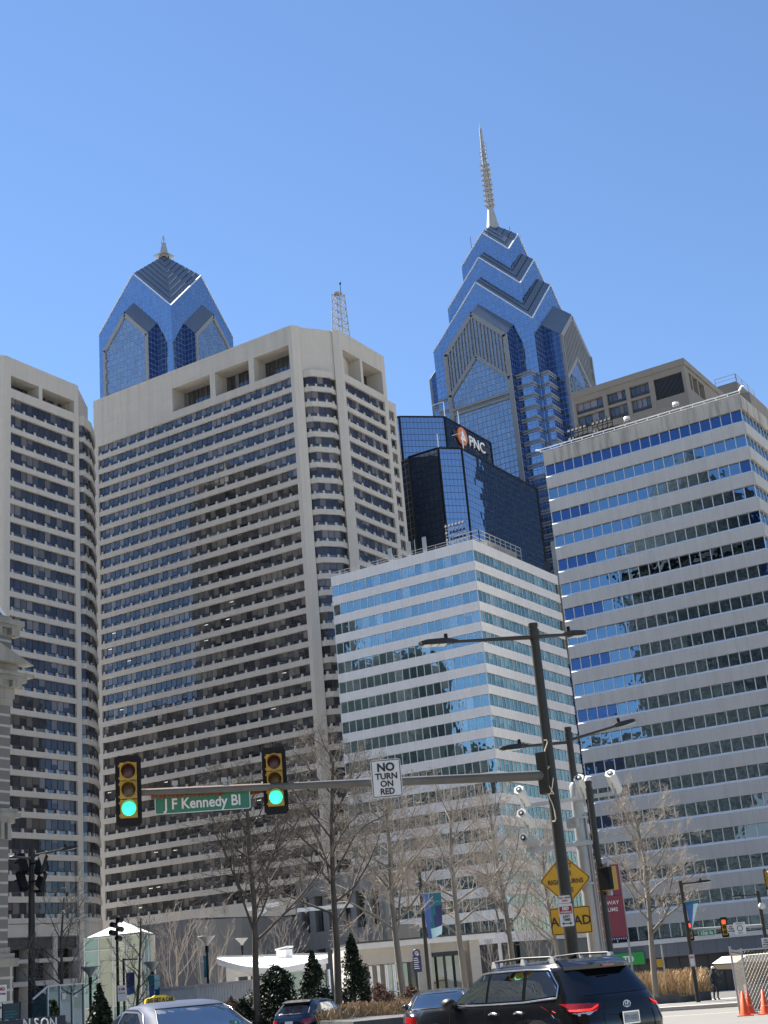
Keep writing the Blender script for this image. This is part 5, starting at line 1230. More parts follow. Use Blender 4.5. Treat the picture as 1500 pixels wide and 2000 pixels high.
# ------------------------------------------------------------------ construction corner on the right
M['wire'] = plain('dull_wire', (.17,.165,.15), .6, .2)
def chain_fence():
    r = thing('chain_link_fence', ground(1455,46), 'chain-link construction fence at the right edge', 'fence')
    A, B, C = at(1425,1848,45.5), at(1447,1852,46.5), at(1520,1846,48); zb = gz(43)
    p = MB(); 
    for q in (A, B, C): p.tube([(q.x,q.y,zb),(q.x,q.y,q.z)], .035, 6)
    p.bar(B+V((-.12,0,-.06)), C+V((0,0,-.06)), .05); p.bar((B.x,B.y,zb+.06),(C.x,C.y,zb+.06),.04); p.bar((A.x,A.y,A.z-.12),(B.x,B.y,B.z-.12),.05)
    p.build('frame', M['galv'], r)
    def mesh(A, B, s=.11, t=.009):
        m_ = MB(); u = V((B.x-A.x,B.y-A.y,0)); L = u.length; u.normalize(); H = min(A.z,B.z)-zb-.1; o = V((A.x,A.y,zb))
        k = -H
        while k < L:
            for sg in (1,-1):
                s0, s1 = max(0,k), min(L,k+H)
                if s1 > s0:
                    z0, z1 = (s0-k, s1-k) if sg > 0 else (H-(s0-k), H-(s1-k)); m_.bar(o+u*s0+V((0,0,z0)), o+u*s1+V((0,0,z1)), t)
            k += s
        return m_
    mesh(A,B,.075,.008).build('mesh', M['wire'], r); mesh(B,C,.17,.010).build('mesh', M['wire'], r)
chain_fence()
def tan_kiosk():
    r = thing('concrete_kiosk', ground(1500,44), 'tan concrete stair entrance with a cream canopy behind the chain-link fence', 'kiosk'); a = at(1466,1905,51); zb = gz(47)
    u = V((cos(rz_cam),sin(rz_cam),0)); f = V((-u.y,u.x,0)); o = V((a.x,a.y,0)); P = lambda s,d,z: o+u*s+f*d+V((0,0,z)); z1 = at(1470,1890,51).z
    b = MB(); b.slab([P(.15,0,zb),P(4,0,zb),P(4,0,z1),P(.15,0,z1)], f*3); b.slab([P(-.35,-.5,zb),P(4,-.5,zb),P(4,-.5,at(1470,1922,50.5).z),P(-.35,-.5,at(1470,1922,50.5).z)], f*.3); b.build('wall', M['tan'], r)
    zc = at(1460,1873,51).z; b = MB(); b.slab([P(-.4,-.4,z1),P(4,-.4,z1-.1),P(4,-.6,zc-.05),P(-.55,-.6,zc-.12)], f*3.5); b.build('parapet', M['tan'], r)
    b = MB(); b.slab([P(-.6,-.7,zc-.08),P(-.2,-.7,zc+.13),P(4,-.7,zc+.1),P(4,-.7,zc-.1),P(.4,-.7,zc-.12)], f*3.6); b.build('canopy', M['canopy'], r)
tan_kiosk()
def cone(px, D, label, pale=False):
    c = ground(px, D); r = thing('traffic_cone', c, label, 'traffic cone', 'traffic cones by the construction fence'); b = MB(); b.lathe([(.16,.03),(.15,.05),(.025,.70),(.001,.71)], c, 20); b.build('body', M['orange'], r)
    k = MB(); k.box(c.x-.19,c.x+.19,c.y-.19,c.y+.19,c.z,c.z+.035); k.build('base', M['orange'], r)
    if pale: k = MB(); k.lathe([(.112,.25),(.083,.38)], c, 20); k.build('reflective_collar', M['sign_white'], r)
cone(1443, 44.5, 'plain orange traffic cone left of the chain-link fence'); cone(1453, 46.3, 'orange traffic cone half hidden behind the plain cone by the fence post', True); cone(1483, 44.6, 'orange traffic cone with a white collar in front of the fence panel', True)
# person by the storefront
def person(pos, label, rz):
    r = thing('person', pos, label, 'person', None, rz); me = bpy.data.meshes.new('body')
    J = [(0,0,.93),(0,0,1.15),(0,0,1.40),(0,.0,1.52),(0,-.02,1.63),(0,-.02,1.72),(.17,0,1.40),(.24,-.05,1.12),(.20,-.22,.98),(-.17,0,1.40),(-.26,.02,1.12),(-.24,-.1,.88),(.09,0,.9),(.11,-.04,.5),(.11,.05,.08),(.11,-.13,.03),(-.09,0,.9),(-.11,.03,.5),(-.11,.12,.08),(-.11,-.05,.03)]
    E_ = [(0,1),(1,2),(2,3),(3,4),(4,5),(2,6),(6,7),(7,8),(2,9),(9,10),(10,11),(0,12),(12,13),(13,14),(14,15),(0,16),(16,17),(17,18),(18,19)]
    Rr = [.16,.15,.17,.065,.095,.085,.075,.055,.04,.075,.055,.04,.10,.075,.05,.045,.10,.075,.05,.045]
    me.from_pydata(J, E_, []); o = bpy.data.objects.new('body', me); COL.objects.link(o); o.parent = r; md = o.modifiers.new('skin', 'SKIN')
    for i, q in enumerate(Rr): me.skin_vertices[0].data[i].radius = (q, q*.8)
    me.skin_vertices[0].data[0].use_root = True
    s_ = o.modifiers.new('sub', 'SUBSURF'); s_.levels = 2; s_.render_levels = 2; me.materials.append(M['cloth_dk'])
    c = MB(); c.lathe([(.10,1.70),(.105,1.76),(.07,1.81),(.001,1.825)], (0,-.02,0), 12); c.box(-.07,.07,-.2,-.1,1.71,1.725); c.build('cap', M['sign_white'], r, world=False)
    for x in (.20,-.24):
        h = MB()
        for k in range(4): h.tube([(x-.03+k*.02,-.2 if x > 0 else -.1,.97 if x > 0 else .86),(x-.03+k*.02,-.25 if x > 0 else -.13,.93 if x > 0 else .79)], .009, 5)
        h.tube([(x,-.2 if x>0 else -.1,.98 if x>0 else .87),(x+.03,-.23 if x>0 else -.13,.98 if x>0 else .83)], .01, 5); h.build('hand', M['skin'], r, world=False)
gp = ground(1393, 84); person(gp, 'person in dark clothes and a white cap beside the right planter', facing(gp)+.7)

# ================================================================== TREES AND PLANTS
def grow(mb_t, mb_c, rng, H, r0, fork, spread, levels, nlimb, droop=.0, up=.25, thin=1.0, dens=1.0, upright=False):
    def seg(p, d, L, r, lev):
        n = 4 if lev < 2 else 3; pts = [p]; rs = [r]; dd = d
        for i in range(n):
            dd = (dd+V((rng.gauss(0,1),rng.gauss(0,1),rng.gauss(0,.7)))*(.20 if lev else .05)+V((0,0,up*(.6 if lev else .3)))).normalized()
            pts.append(pts[-1]+dd*(L/n)); rs.append(r*(1-(.62*(i+1)/n)))
        (mb_t if lev == 0 else mb_c).tube(pts, [max(x, .007*thin) for x in rs], 9 if lev == 0 else (6 if lev == 1 else (4 if lev == 2 else 3)), 0 if lev < 2 else 1, cap=False)
        return pts, rs
    def child(pts, rs, lev):
        if lev > levels: return
        cnt = int({1: nlimb, 2: 7, 3: 6, 4: 4}[lev]*dens+.5); L0 = sum((b-a).length for a, b in zip(pts, pts[1:]))
        for i in range(cnt):
            t = (fork+(1-fork)*(i+rng.random()*.8)/cnt) if lev == 1 else (.2+.8*(i+rng.random())/cnt)
            t = min(.999, t); k = t*(len(pts)-1); j = int(k); p = pts[j].lerp(pts[min(j+1,len(pts)-1)], k-j); r = rs[j]*(1-(k-j))+rs[min(j+1,len(rs)-1)]*(k-j)
            ax = (pts[min(j+1,len(pts)-1)]-pts[j]).normalized(); a = i*2.4+rng.random()*1.2; o = ax.orthogonal().normalized(); b = ax.cross(o); side = o*cos(a)+b*sin(a)
            ang = radians({1: 50, 2: 48, 3: 45, 4: 42}[lev]*(.5 if upright else 1)+rng.uniform(-14,14)); d = ax*cos(ang)+side*sin(ang)
            if lev == 1: L = spread*(1.15-.55*(t-fork)/(1-fork+.001))*rng.uniform(.8,1.1)
            else: L = L0*{2: .52, 3: .48, 4: .5}[lev]*(1.15-.6*t)*rng.uniform(.7,1.2)
            q, s = seg(p, d, L, max(r*{1: .46, 2: .56, 3: .55, 4: .6}[lev], .009*thin), lev); child(q, s, lev+1)
    pts, rs = seg(V((0,0,0)), V((rng.uniform(-.03,.03),rng.uniform(-.03,.03),1)), H*.86, r0, 0); child(pts, rs, 1)
PROTO = {}
def tree(key, px, D, label, group, zb=None, rz=0, sc=1, cat='tree', name='bare_tree', **kw):
    c = ground(px, D); 
    if zb is not None: c.z = zb
    if key in PROTO: return dup(PROTO[key], c, rz, label, sc)
    r = thing(name, c, label, cat, group, rz); r.scale = (sc,)*3; a, b = MB(), MB(); mt = kw.pop('mats', ('bark','twig')); grow(a, b, random.Random(kw.pop('seed')), **kw)
    a.build('trunk', [M[mt[0]], M[mt[1]]], r, world=False); b.build('crown', [M[mt[0]], M[mt[1]]], r, world=False); PROTO[key] = r; return r
G = 'bare plane trees along the street'
tree('a', 497, 56, 'dark bare tree with a straight trunk in front of the white curved pavilion', G, .15, seed=11, H=10.4, r0=.15, fork=.34, spread=4.0, levels=4, nlimb=13, dens=1.3, up=.12, thin=.7, mats=('bark','bark'))
tree('b', 656, 60, 'tallest bare tree standing between the two conifers', G, .15, seed=23, H=12.4, r0=.17, fork=.34, spread=4.3, levels=4, nlimb=14, dens=1.3, up=.14, thin=.7, mats=('bark','twig'))
tree('c', 786, 66, 'bare tree with a sunlit trunk edge left of the big banner', G, .2, seed=31, H=11.2, r0=.18, fork=.30, spread=4.2, levels=4, nlimb=14, dens=1.3, up=.14, thin=.8, mats=('twig','twig_pale'))
tree('d', 908, 76, 'bare tree before the right end of the flat-roofed pavilion', G, .0, seed=47, H=11.6, r0=.18, fork=.30, spread=4.4, levels=4, nlimb=14, dens=1.3, up=.14, thin=.8, mats=('twig','twig_pale'))
tree('c', 1005, 88, 'bare tree between the flat-roofed pavilion and the amber signs', G, .0, 2.1, 1.12)
tree('d', 1097, 98, 'bare tree mostly hidden behind the amber diamond sign', G, -.5, 1.3, 1.0)
tree('d', 1275, 80, 'bare tree above the dry grasses right of the maroon sign', G, -.6, 4.0, .98)
tree('a2', 412, 94, 'pale twiggy vase-shaped tree right of the black plaza lamp', 'pale twiggy small trees in the plaza', None, seed=5, H=5.6, r0=.09, fork=.10, spread=4.4, levels=4, nlimb=9, dens=.75, upright=True, up=.22, thin=.75, mats=('twig_pale','twig_pale'), name='small_tree')
tree('a2', 345, 90, 'pale twiggy vase-shaped tree behind the teal banners', 'pale twiggy small trees in the plaza', None, 1.0, 1.12, name='small_tree')
tree('a2', 555, 104, 'dark twiggy small tree above the white pavilion roof', 'pale twiggy small trees in the plaza', None, 2.2, 1.15, name='small_tree')
tree('a2', 730, 106, 'twiggy small tree above the left end of the flat roof', 'pale twiggy small trees in the plaza', None, 3.1, 1.15, name='small_tree')
tree('a2', 965, 110, 'twiggy small tree right of the flat-roofed pavilion', 'pale twiggy small trees in the plaza', None, 4.4, 1.05, name='small_tree')
tree('a2', 1050, 112, 'twiggy small tree behind the roof of the black car', 'pale twiggy small trees in the plaza', None, 5.2, 1.1, name='small_tree')
tree('y', 122, 60, 'thin young tree at the left beside the magnolia bush', 'thin young trees at the left', None, seed=61, H=7.2, r0=.09, fork=.2, spread=2.4, levels=3, nlimb=14, up=.2, mats=('bark','twig'), name='young_tree')
tree('y', 262, 66, 'thin young tree beside the dark blue banner', 'thin young trees at the left', None, 1.7, .9, name='young_tree')
def bush(px, D, w_, h, label, mt, n=3500, leaf=.10, cone=1.0, zb=None, name='evergreen_shrub', group=None, seed=1, cat='shrub'):
    rng = random.Random(seed); c = ground(px, D); c.z = c.z if zb is None else zb; r = thing(name, c, label, cat, group); b = MB()
    cl = [(rng.random()**.8, rng.random()*2*pi, .45+.55*rng.random()) for _ in range(38)]
    for i in range(n):
        q = cl[int(rng.random()*len(cl))]; t = min(.985, max(0, q[0]+rng.gauss(0,.06))); R = (w_/2)*((1-t)**.75 if cone else sqrt(max(.02,1-(t*1.02)**2)))*(q[2]); a = q[1]+rng.gauss(0,.35)
        rad = R*(rng.random()**.4); p = V((rad*cos(a), rad*sin(a), .05+t*h+rng.gauss(0,.05)))
        u = V((rng.gauss(0,1),rng.gauss(0,1),rng.gauss(0,.8))).normalized(); v = u.orthogonal().normalized(); v = (v*cos(i)+u.cross(v)*sin(i)); s = leaf*rng.uniform(.6,1.3)
        b.face([p-u*s*.5, p+v*s*.28, p+u*s*.6, p-v*s*.28], 0, (rng.random(),0,0,1))
    b.build('foliage', M[mt], r, world=False)
    s = MB(); s.tube([(0,0,-.05),(0,0,h*.85)], [.07,.02], 6)
    for k in range(10):
        a = k*2.4; z = h*(.1+.07*k); s.tube([(0,0,z),(w_*.33*(1-z/h)*cos(a),w_*.33*(1-z/h)*sin(a),z+.25)], [.03,.01], 4)
    s.build('stem', M['bark'], r, world=False); return r
bush(538, 57, 3.5, 2.45, 'broad dark evergreen bush behind the first bare tree trunk', 'leaf', 9000, .13, 0, -.15, seed=2)
bush(470, 56, 1.8, 1.3, 'low dark evergreen bush left of the first bare tree trunk', 'leaf', 3000, .12, 0, -.1, seed=12)
bush(612, 63, 2.5, 3.0, 'conifer with pale sunlit tips left of the tallest bare tree', 'leaf', 7000, .13, 1, -.1, 'conifer', 'conifers beside the tallest bare tree', 3)
bush(690, 64, 2.7, 3.6, 'taller conifer right of the tallest bare tree', 'leaf', 8000, .13, 1, -.1, 'conifer', 'conifers beside the tallest bare tree', 4)
bush(105, 55, 1.5, 2.3, 'glossy magnolia bush glinting in the sun above the letter fence', 'leaf_gloss', 2200, .19, 1, -.55, 'magnolia', None, 5)
bush(193, 46, 1.8, 2.6, 'dark leafy evergreen bush left of the taxi', 'leaf', 3500, .17, 1, -.5, 'evergreen_shrub', None, 6)
bush(148, 46, .9, .8, 'small dark bush beside the letter fence end', 'leaf', 900, .15, 0, -.45, 'evergreen_shrub', None, 8)
for i, (px, D, w_, h, l) in enumerate(((745,56,2.6,1.1,'reddish brown leafless shrub in front of the third bare tree'),(738,66,2.2,1.2,'dark rounded brown shrub below the tall window grid'),(800,60,2.0,1.0,'brown leafless shrub at the foot of the third bare tree'),(448,56,1.4,1.2,'thin twiggy shrub in front of the white site fence'))):
    bush(px, D, w_, h, l, 'brush', 3500, .07, 0, .1 if i else .0, 'brown_shrub', 'brown leafless shrubs in the planter', 20+i)
def grasses(name, label, spots, hgt, seed):
    rng = random.Random(seed); b = MB()
    for (c, rad, n) in spots:
        for i in range(n):
            a = rng.random()*2*pi; q = rad*sqrt(rng.random()); p = c+V((q*cos(a), q*sin(a), 0)); h = hgt*rng.uniform(.5,1.1); d = V((rng.gauss(0,.28),rng.gauss(0,.28),1)).normalized(); u = V((cos(i),sin(i),0))*rng.uniform(.005,.012); m_ = p+d*h*.55; t = p+d*h+V((d.x*.3,d.y*.3,-.06))*h; k = (rng.random(),0,0,1)
            b.face([p-u,p+u,m_+u*.8,m_-u*.8],0,k); b.face([m_-u*.8,m_+u*.8,t+u*1.3,t-u*1.3],0,k)
    o = b.build(name, M['grass']); tag(o, label, 'grass', None, 'stuff')
sp_ = [(at(px,1980,51+((i*37) % 8)), .8, 650) for i, px in enumerate(range(655,880,14))]
for c, _, _ in sp_: c.z = .0
grasses('dry_grass', 'tan dry ornamental grasses filling the middle planter', sp_, .85, 3)
sp_ = [(at(px,1940,84+((i*29) % 4)), .8, 420) for i, px in enumerate(range(1195,1372,12))]
for c, _, _ in sp_: c.z = at(1300,1944,84).z-.1
grasses('dry_grass', 'tall tan dry grasses above the right planter wall', sp_, 1.5, 4)
sp_ = [(at(px,1925,72), .7, 300) for px in range(840,900,12)]
for c, _, _ in sp_: c.z = gz(63)+.2
grasses('dry_grass', 'pale dry grasses below the dark banner pole', sp_, .8, 5)

# ================================================================== CARS
class Shell:
    """a car body as stacked rounded outlines: (height, rear x, front x, half width, squareness)"""
    def __init__(s, rings): s.r = sorted(rings)
    def ring(s, z):
        R = s.r
        if z <= R[0][0]: return R[0]
        for a, b in zip(R, R[1:]):
            if z <= b[0]:
                t = (z-a[0])/(b[0]-a[0]); return tuple(p+(q-p)*t for p, q in zip(a, b))
        return R[-1]
    def side(s, x, z, sg, o=0):
        _, xr, xf, w_, n = s.ring(z); cx, a = (xr+xf)/2, (xf-xr)/2; t = min(.9999, abs((x-cx)/a)); return V((x, sg*(w_*(1-t**n)**(1/n)+o), z))
    def rear(s, y, z, o=0, front=False):
        _, xr, xf, w_, n = s.ring(z); cx, a = (xr+xf)/2, (xf-xr)/2; t = min(.9999, abs(y/w_)); d = a*(1-t**n)**(1/n)+o; return V((cx+d if front else cx-d, y, z))
    def body(s, N=72, sub=3):
        mb = MB(); zs = []
        for a, b in zip(s.r, s.r[1:]): zs += [a[0]+(b[0]-a[0])*i/sub for i in range(sub)]
        zs.append(s.r[-1][0]); vs = []
        for z in zs:
            _, xr, xf, w_, n = s.ring(z); cx, a = (xr+xf)/2, (xf-xr)/2
            for k in range(N):
                t = 2*pi*k/N; c, q = cos(t), sin(t); vs.append((cx+a*math.copysign(abs(c)**(2/n), c), w_*math.copysign(abs(q)**(2/n), q), z))
        fs = []
        for i in range(len(zs)-1):
            for k in range(N): k2 = (k+1) % N; fs.append((i*N+k, i*N+k2, (i+1)*N+k2, (i+1)*N+k))
        mb.idx(vs, fs, 0, True); T = s.r[-1]; top = len(vs)-N; c = ((T[1]+T[2])/2, 0, T[0]+.012)
        i0 = len(mb.v); mb.v.append(c)
        for k in range(N): mb.f.append((top+k, top+(k+1) % N, i0)); mb.m.append(0); mb.c.append(None); mb.s.append(True)
        mb.f.append(tuple(reversed(range(N)))); mb.m.append(0); mb.c.append(None); mb.s.append(False)
        return mb
def patch(poly, fn, cuts=4, flip=False, m=0, mb=None):
    bm = bmesh.new(); f = bm.faces.new([bm.verts.new((p[0], p[1], 0)) for p in poly]); bmesh.ops.triangulate(bm, faces=[f])
    for _ in range(cuts): 
        bmesh.ops.subdivide_edges(bm, edges=[e for e in bm.edges if e.calc_length() > .12], cuts=1, use_grid_fill=False); bmesh.ops.triangulate(bm, faces=bm.faces[:])
    mb = mb or MB(); bm.verts.index_update(); fs = [tuple(v.index for v in f.verts) for f in bm.faces]
    mb.idx([fn(v.co.x, v.co.y) for v in bm.verts], [f[::-1] if flip else f for f in fs], m, True); bm.free(); return mb
def outline(poly, fn, r, mb=None):
    mb = mb or MB(); pts = []
    for a, b in zip(poly, poly[1:]+poly[:1]):
        for i in range(6): t = i/6; pts.append(fn(a[0]+(b[0]-a[0])*t, a[1]+(b[1]-a[1])*t))
    pts.append(pts[0]); mb.tube(pts, r, 6, cap=False); return mb
def wheels(root, xs, y, R, wd=.22):
    for x in xs:
        for sg in (-1, 1):
            b = MB(); c = (x, sg*y, R); b.lathe([(R*.62,-wd/2),(R*.94,-wd/2),(R,-wd/2+.03),(R,wd/2-.03),(R*.94,wd/2),(R*.62,wd/2)], c, 28, axis='y'); o = b.build('wheel', M['tyre'], root, world=False)
            k = MB(); k.lathe([(R*.64,-sg*0),(R*.64,sg*(wd/2-.01)),(R*.58,sg*(wd/2-.01)),(R*.55,sg*.05)], c, 28, axis='y')
            for i in range(5):
                t = i*2*pi/5; k.bar((x,sg*(y+wd/2-.03),R), (x+R*.58*cos(t),sg*(y+wd/2-.03),R+R*.58*sin(t)), .05, .08)
            k.build('rim', M['rim'], o, world=False)
def arch(sh, x, R, sg):                            # dark wheel arch lip on the body side
    pts = [(x+R*cos(radians(a)), R*.85+R*sin(radians(a))) for a in range(-20, 201, 20)]; return patch([(p[0], max(sh.r[0][0]+.01, p[1])) for p in pts], lambda a, z: sh.side(a, z, sg, .006), 3, sg > 0)
def suv():
    p = at(1032, 1950, 24.3); hd = radians(155.5); r = thing('parked_car', (p.x, p.y, 0), 'large glossy black SUV with roof rails, nearest car on the right', 'car', None, hd)
    sh = Shell([(.28,-2.30,2.25,.86,6),(.45,-2.44,2.42,.945,6),(.75,-2.46,2.46,.965,6),(.95,-2.41,2.40,.955,5.5),(1.06,-2.37,2.22,.94,5),(1.12,-2.33,1.36,.905,5),(1.20,-2.26,1.18,.885,5),(1.45,-2.04,.74,.80,5),(1.60,-1.92,.46,.735,5),(1.67,-1.84,.22,.67,4.5),(1.71,-1.62,-.02,.52,4)])
    sh.body().build('body', M['suv'], r, world=False); B = lambda m_, nm, mt, par=r: m_.build(nm, M[mt], par, world=False)
    W = {'front': [(.98,1.16),(.0,1.15),(.02,1.56),(.42,1.56)], 'rear': [(-.06,1.15),(-.98,1.16),(-.93,1.575),(-.05,1.575)], 'quarter': [(-1.06,1.16),(-1.80,1.20),(-1.74,1.33),(-1.52,1.55),(-1.02,1.575)]}
    for sg in (-1, 1):
        S = lambda x, z: sh.side(x, z, sg, .006)
        for k, q in W.items(): g = B(patch(q, S, 4, sg > 0), 'side_window', 'g_cargreen' if k == 'front' else 'g_car')
        S2 = lambda x, z: sh.side(x, z, sg, .010)
        t = MB(); line = [(1.03,1.125),(.0,1.115),(-1.0,1.125),(-1.80,1.165),(-1.79,1.34),(-1.55,1.585),(-1.0,1.605),(-.05,1.605),(.42,1.59)]; pts = []
        for a, b in zip(line, line[1:]):
            for i in range(6): pts.append(S2(a[0]+(b[0]-a[0])*i/6, a[1]+(b[1]-a[1])*i/6))
        t.tube(pts+[S2(*line[-1])], .014, 6); B(t, 'window_trim', 'suvtrim')
        for x in (-.35, -1.28 if False else -1.02): 
            h = MB(); c = S2(x+.1,.98); h.tube([S2(x-.02,.97)+V((0,0,0)), S2(x+.09,.99)+V((0,sg*.035,0)), S2(x+.2,.97)], .018, 6); B(h, 'door_handle', 'suvtrim' if sg else 'suv')
        for x in (.98,-.03,-1.0): 
            h = MB(); h.tube([sh.side(x,z/100,sg,.001) for z in range(40,112,8)], .004, 4); B(h, 'door_seam', 'plastic')
        rl = MB(); y = sg*.60; rl.tube([(.10,y,1.685),(.0,y,1.765),(-.7,y,1.785),(-1.45,y,1.765),(-1.58,y,1.70)], .02, 8); B(rl, 'roof_rail', 'plastic')
        for x in (.03,-.75,-1.5): f = MB(); f.slab([(x-.07,y-.03,1.67),(x+.07,y-.03,1.67),(x+.03,y-.03,1.775),(x-.03,y-.03,1.775)], (0,.06,0)); B(f, 'rail_foot', 'cam_white')
        m_ = MB(); m_.lathe([(.001,-.13),(.09,-.11),(.115,-.03),(.11,.06),(.06,.12),(.001,.13)], (.86,sg*1.04,1.16), 12, axis='x'); m_.v = [(x, y_ , 1.16+(z-1.16)*.85) for x, y_, z in m_.v]; m_.bar((.86,sg*.88,1.11),(.84,sg*1.0,1.12),.06); B(m_, 'mirror', 'plastic')
        B(arch(sh, 1.42, .47, sg), 'wheel_arch', 'plastic'); B(arch(sh, -1.38, .47, sg), 'wheel_arch', 'plastic')
        hl = [(2.36,.88),(2.02,1.0),(1.98,1.03),(2.2,1.02),(2.40,.97)]; h = B(patch(hl, S, 3, sg > 0), 'headlight', 'clearlamp'); a_ = [(2.3,.91),(2.1,.98),(2.15,1.0),(2.33,.96)]; B(patch(a_, S2, 2, sg > 0), 'indicator', 'amber', h)
        # tail lamp wraps from the side to the back
        tl = [(-1.86,1.075),(-2.36,1.06),(-2.40,.93),(-2.2,.93)]; lam = B(patch(tl, S, 3, sg > 0), 'tail_lamp', 'tail')
        tr = [(sg*.925,1.06),(sg*.50,1.05),(sg*.56,.965),(sg*.93,.93)]; B(patch(tr, lambda y, z: sh.rear(y, z, .007), 3, sg < 0), 'tail_lamp', 'tail')
        br = [(sg*.92,.985),(sg*.66,.985),(sg*.55,1.035),(sg*.53,1.02),(sg*.66,.955),(sg*.92,.955)]; B(patch(br, lambda y, z: sh.rear(y, z, .011), 2, sg < 0), 'brake_light', 'tail_lit')
        br2 = [(-2.02,.985),(-2.38,.975),(-2.38,.945),(-2.12,.955)]; B(patch(br2, S2, 2, sg > 0), 'brake_light', 'tail_lit', lam)
        cl = [(sg*.93,.925),(sg*.62,.945),(sg*.70,.895),(sg*.93,.88)]; B(patch(cl, lambda y, z: sh.rear(y, z, .008), 2, sg < 0), 'reverse_lamp', 'clearlamp')
    RW = [(-.74,1.17),(.74,1.17),(.66,1.50),(.55,1.545),(-.55,1.545),(-.66,1.50)]; B(patch(RW, lambda y, z: sh.rear(y, z, .007), 4, True), 'rear_window', 'g_car')
    sp = MB(); q = [(-.70,1.56),(.70,1.56),(.60,1.665),(-.60,1.665)]
    for y0, y1 in ((-.68,-.35),(-.35,.35),(.35,.68)): sp.slab([sh.rear(y0,1.60,.16)+V((0,0,0)), sh.rear(y1,1.60,.16), (-1.60,y1*.9,1.715), (-1.60,y0*.9,1.715)], (0,0,-.05))
    B(sp, 'roof_spoiler', 'suv'); a = MB(); a.bar((-2.095,-.12,1.585),(-2.095,.12,1.585),.02); B(a, 'high_brake_light', 'tail')
    a = MB(); a.slab([(-1.40,-.03,1.71),(-1.18,-.02,1.71),(-1.40,-.015,1.79)], (0,.05,0)); B(a, 'roof_aerial', 'suv')
    pl = MB(); c = sh.rear(0,.80,.01); pl.box(c.x-.015,c.x,-.155,.155,.725,.88); o = B(pl, 'number_plate', 'plate_grey'); fr = MB()
    for y0, y1, z0, z1 in ((-.17,.17,.875,.895),(-.17,.17,.71,.73),(-.17,-.15,.73,.875),(.15,.17,.73,.875)): fr.box(c.x-.022,c.x-.002,y0,y1,z0,z1)
    B(fr, 'plate_frame', 'suvtrim', o); t = MB(); t.text('JTY-5222', .085, 0, 0, 0, 0, sx=.78, depth=.002); t.v = [(c.x-.019, -x, z+.775) for x, y, z in t.v]; B(t, 'lettering', 'ink', o)
    def ell(ry, rz_, y0, z0): return [(sh.rear(y0,z0+1.0,.018).x, y0+ry*cos(k*pi/10), 1.0+z0+rz_*sin(k*pi/10)) for k in range(21)]
    e = MB(); e.tube(ell(.072,.05,0,0), .007, 6, cap=False); e.tube(ell(.024,.046,0,0), .006, 6, cap=False); e.tube(ell(.046,.02,0,.022), .006, 6, cap=False); B(e, 'emblem', 'suvtrim')
    tg = MB(); tg.tube([sh.rear(y/100,.90-.06*(1-abs(y)/52),.004) for y in range(-52,53,8)], .006, 4); tg.tube([sh.rear(sg_*.50,z/100,.004) for sg_ in (1,) for z in range(60,92,6)], .005, 4); tg.tube([sh.rear(-.50,z/100,.004) for z in range(60,92,6)], .005, 4); B(tg, 'tailgate_crease', 'plastic')
    wheels(r, (1.42,-1.38), .83, .375, .24)
M['plate_grey'] = plain('grey_number_plate', (.42,.43,.45), .5)
suv()
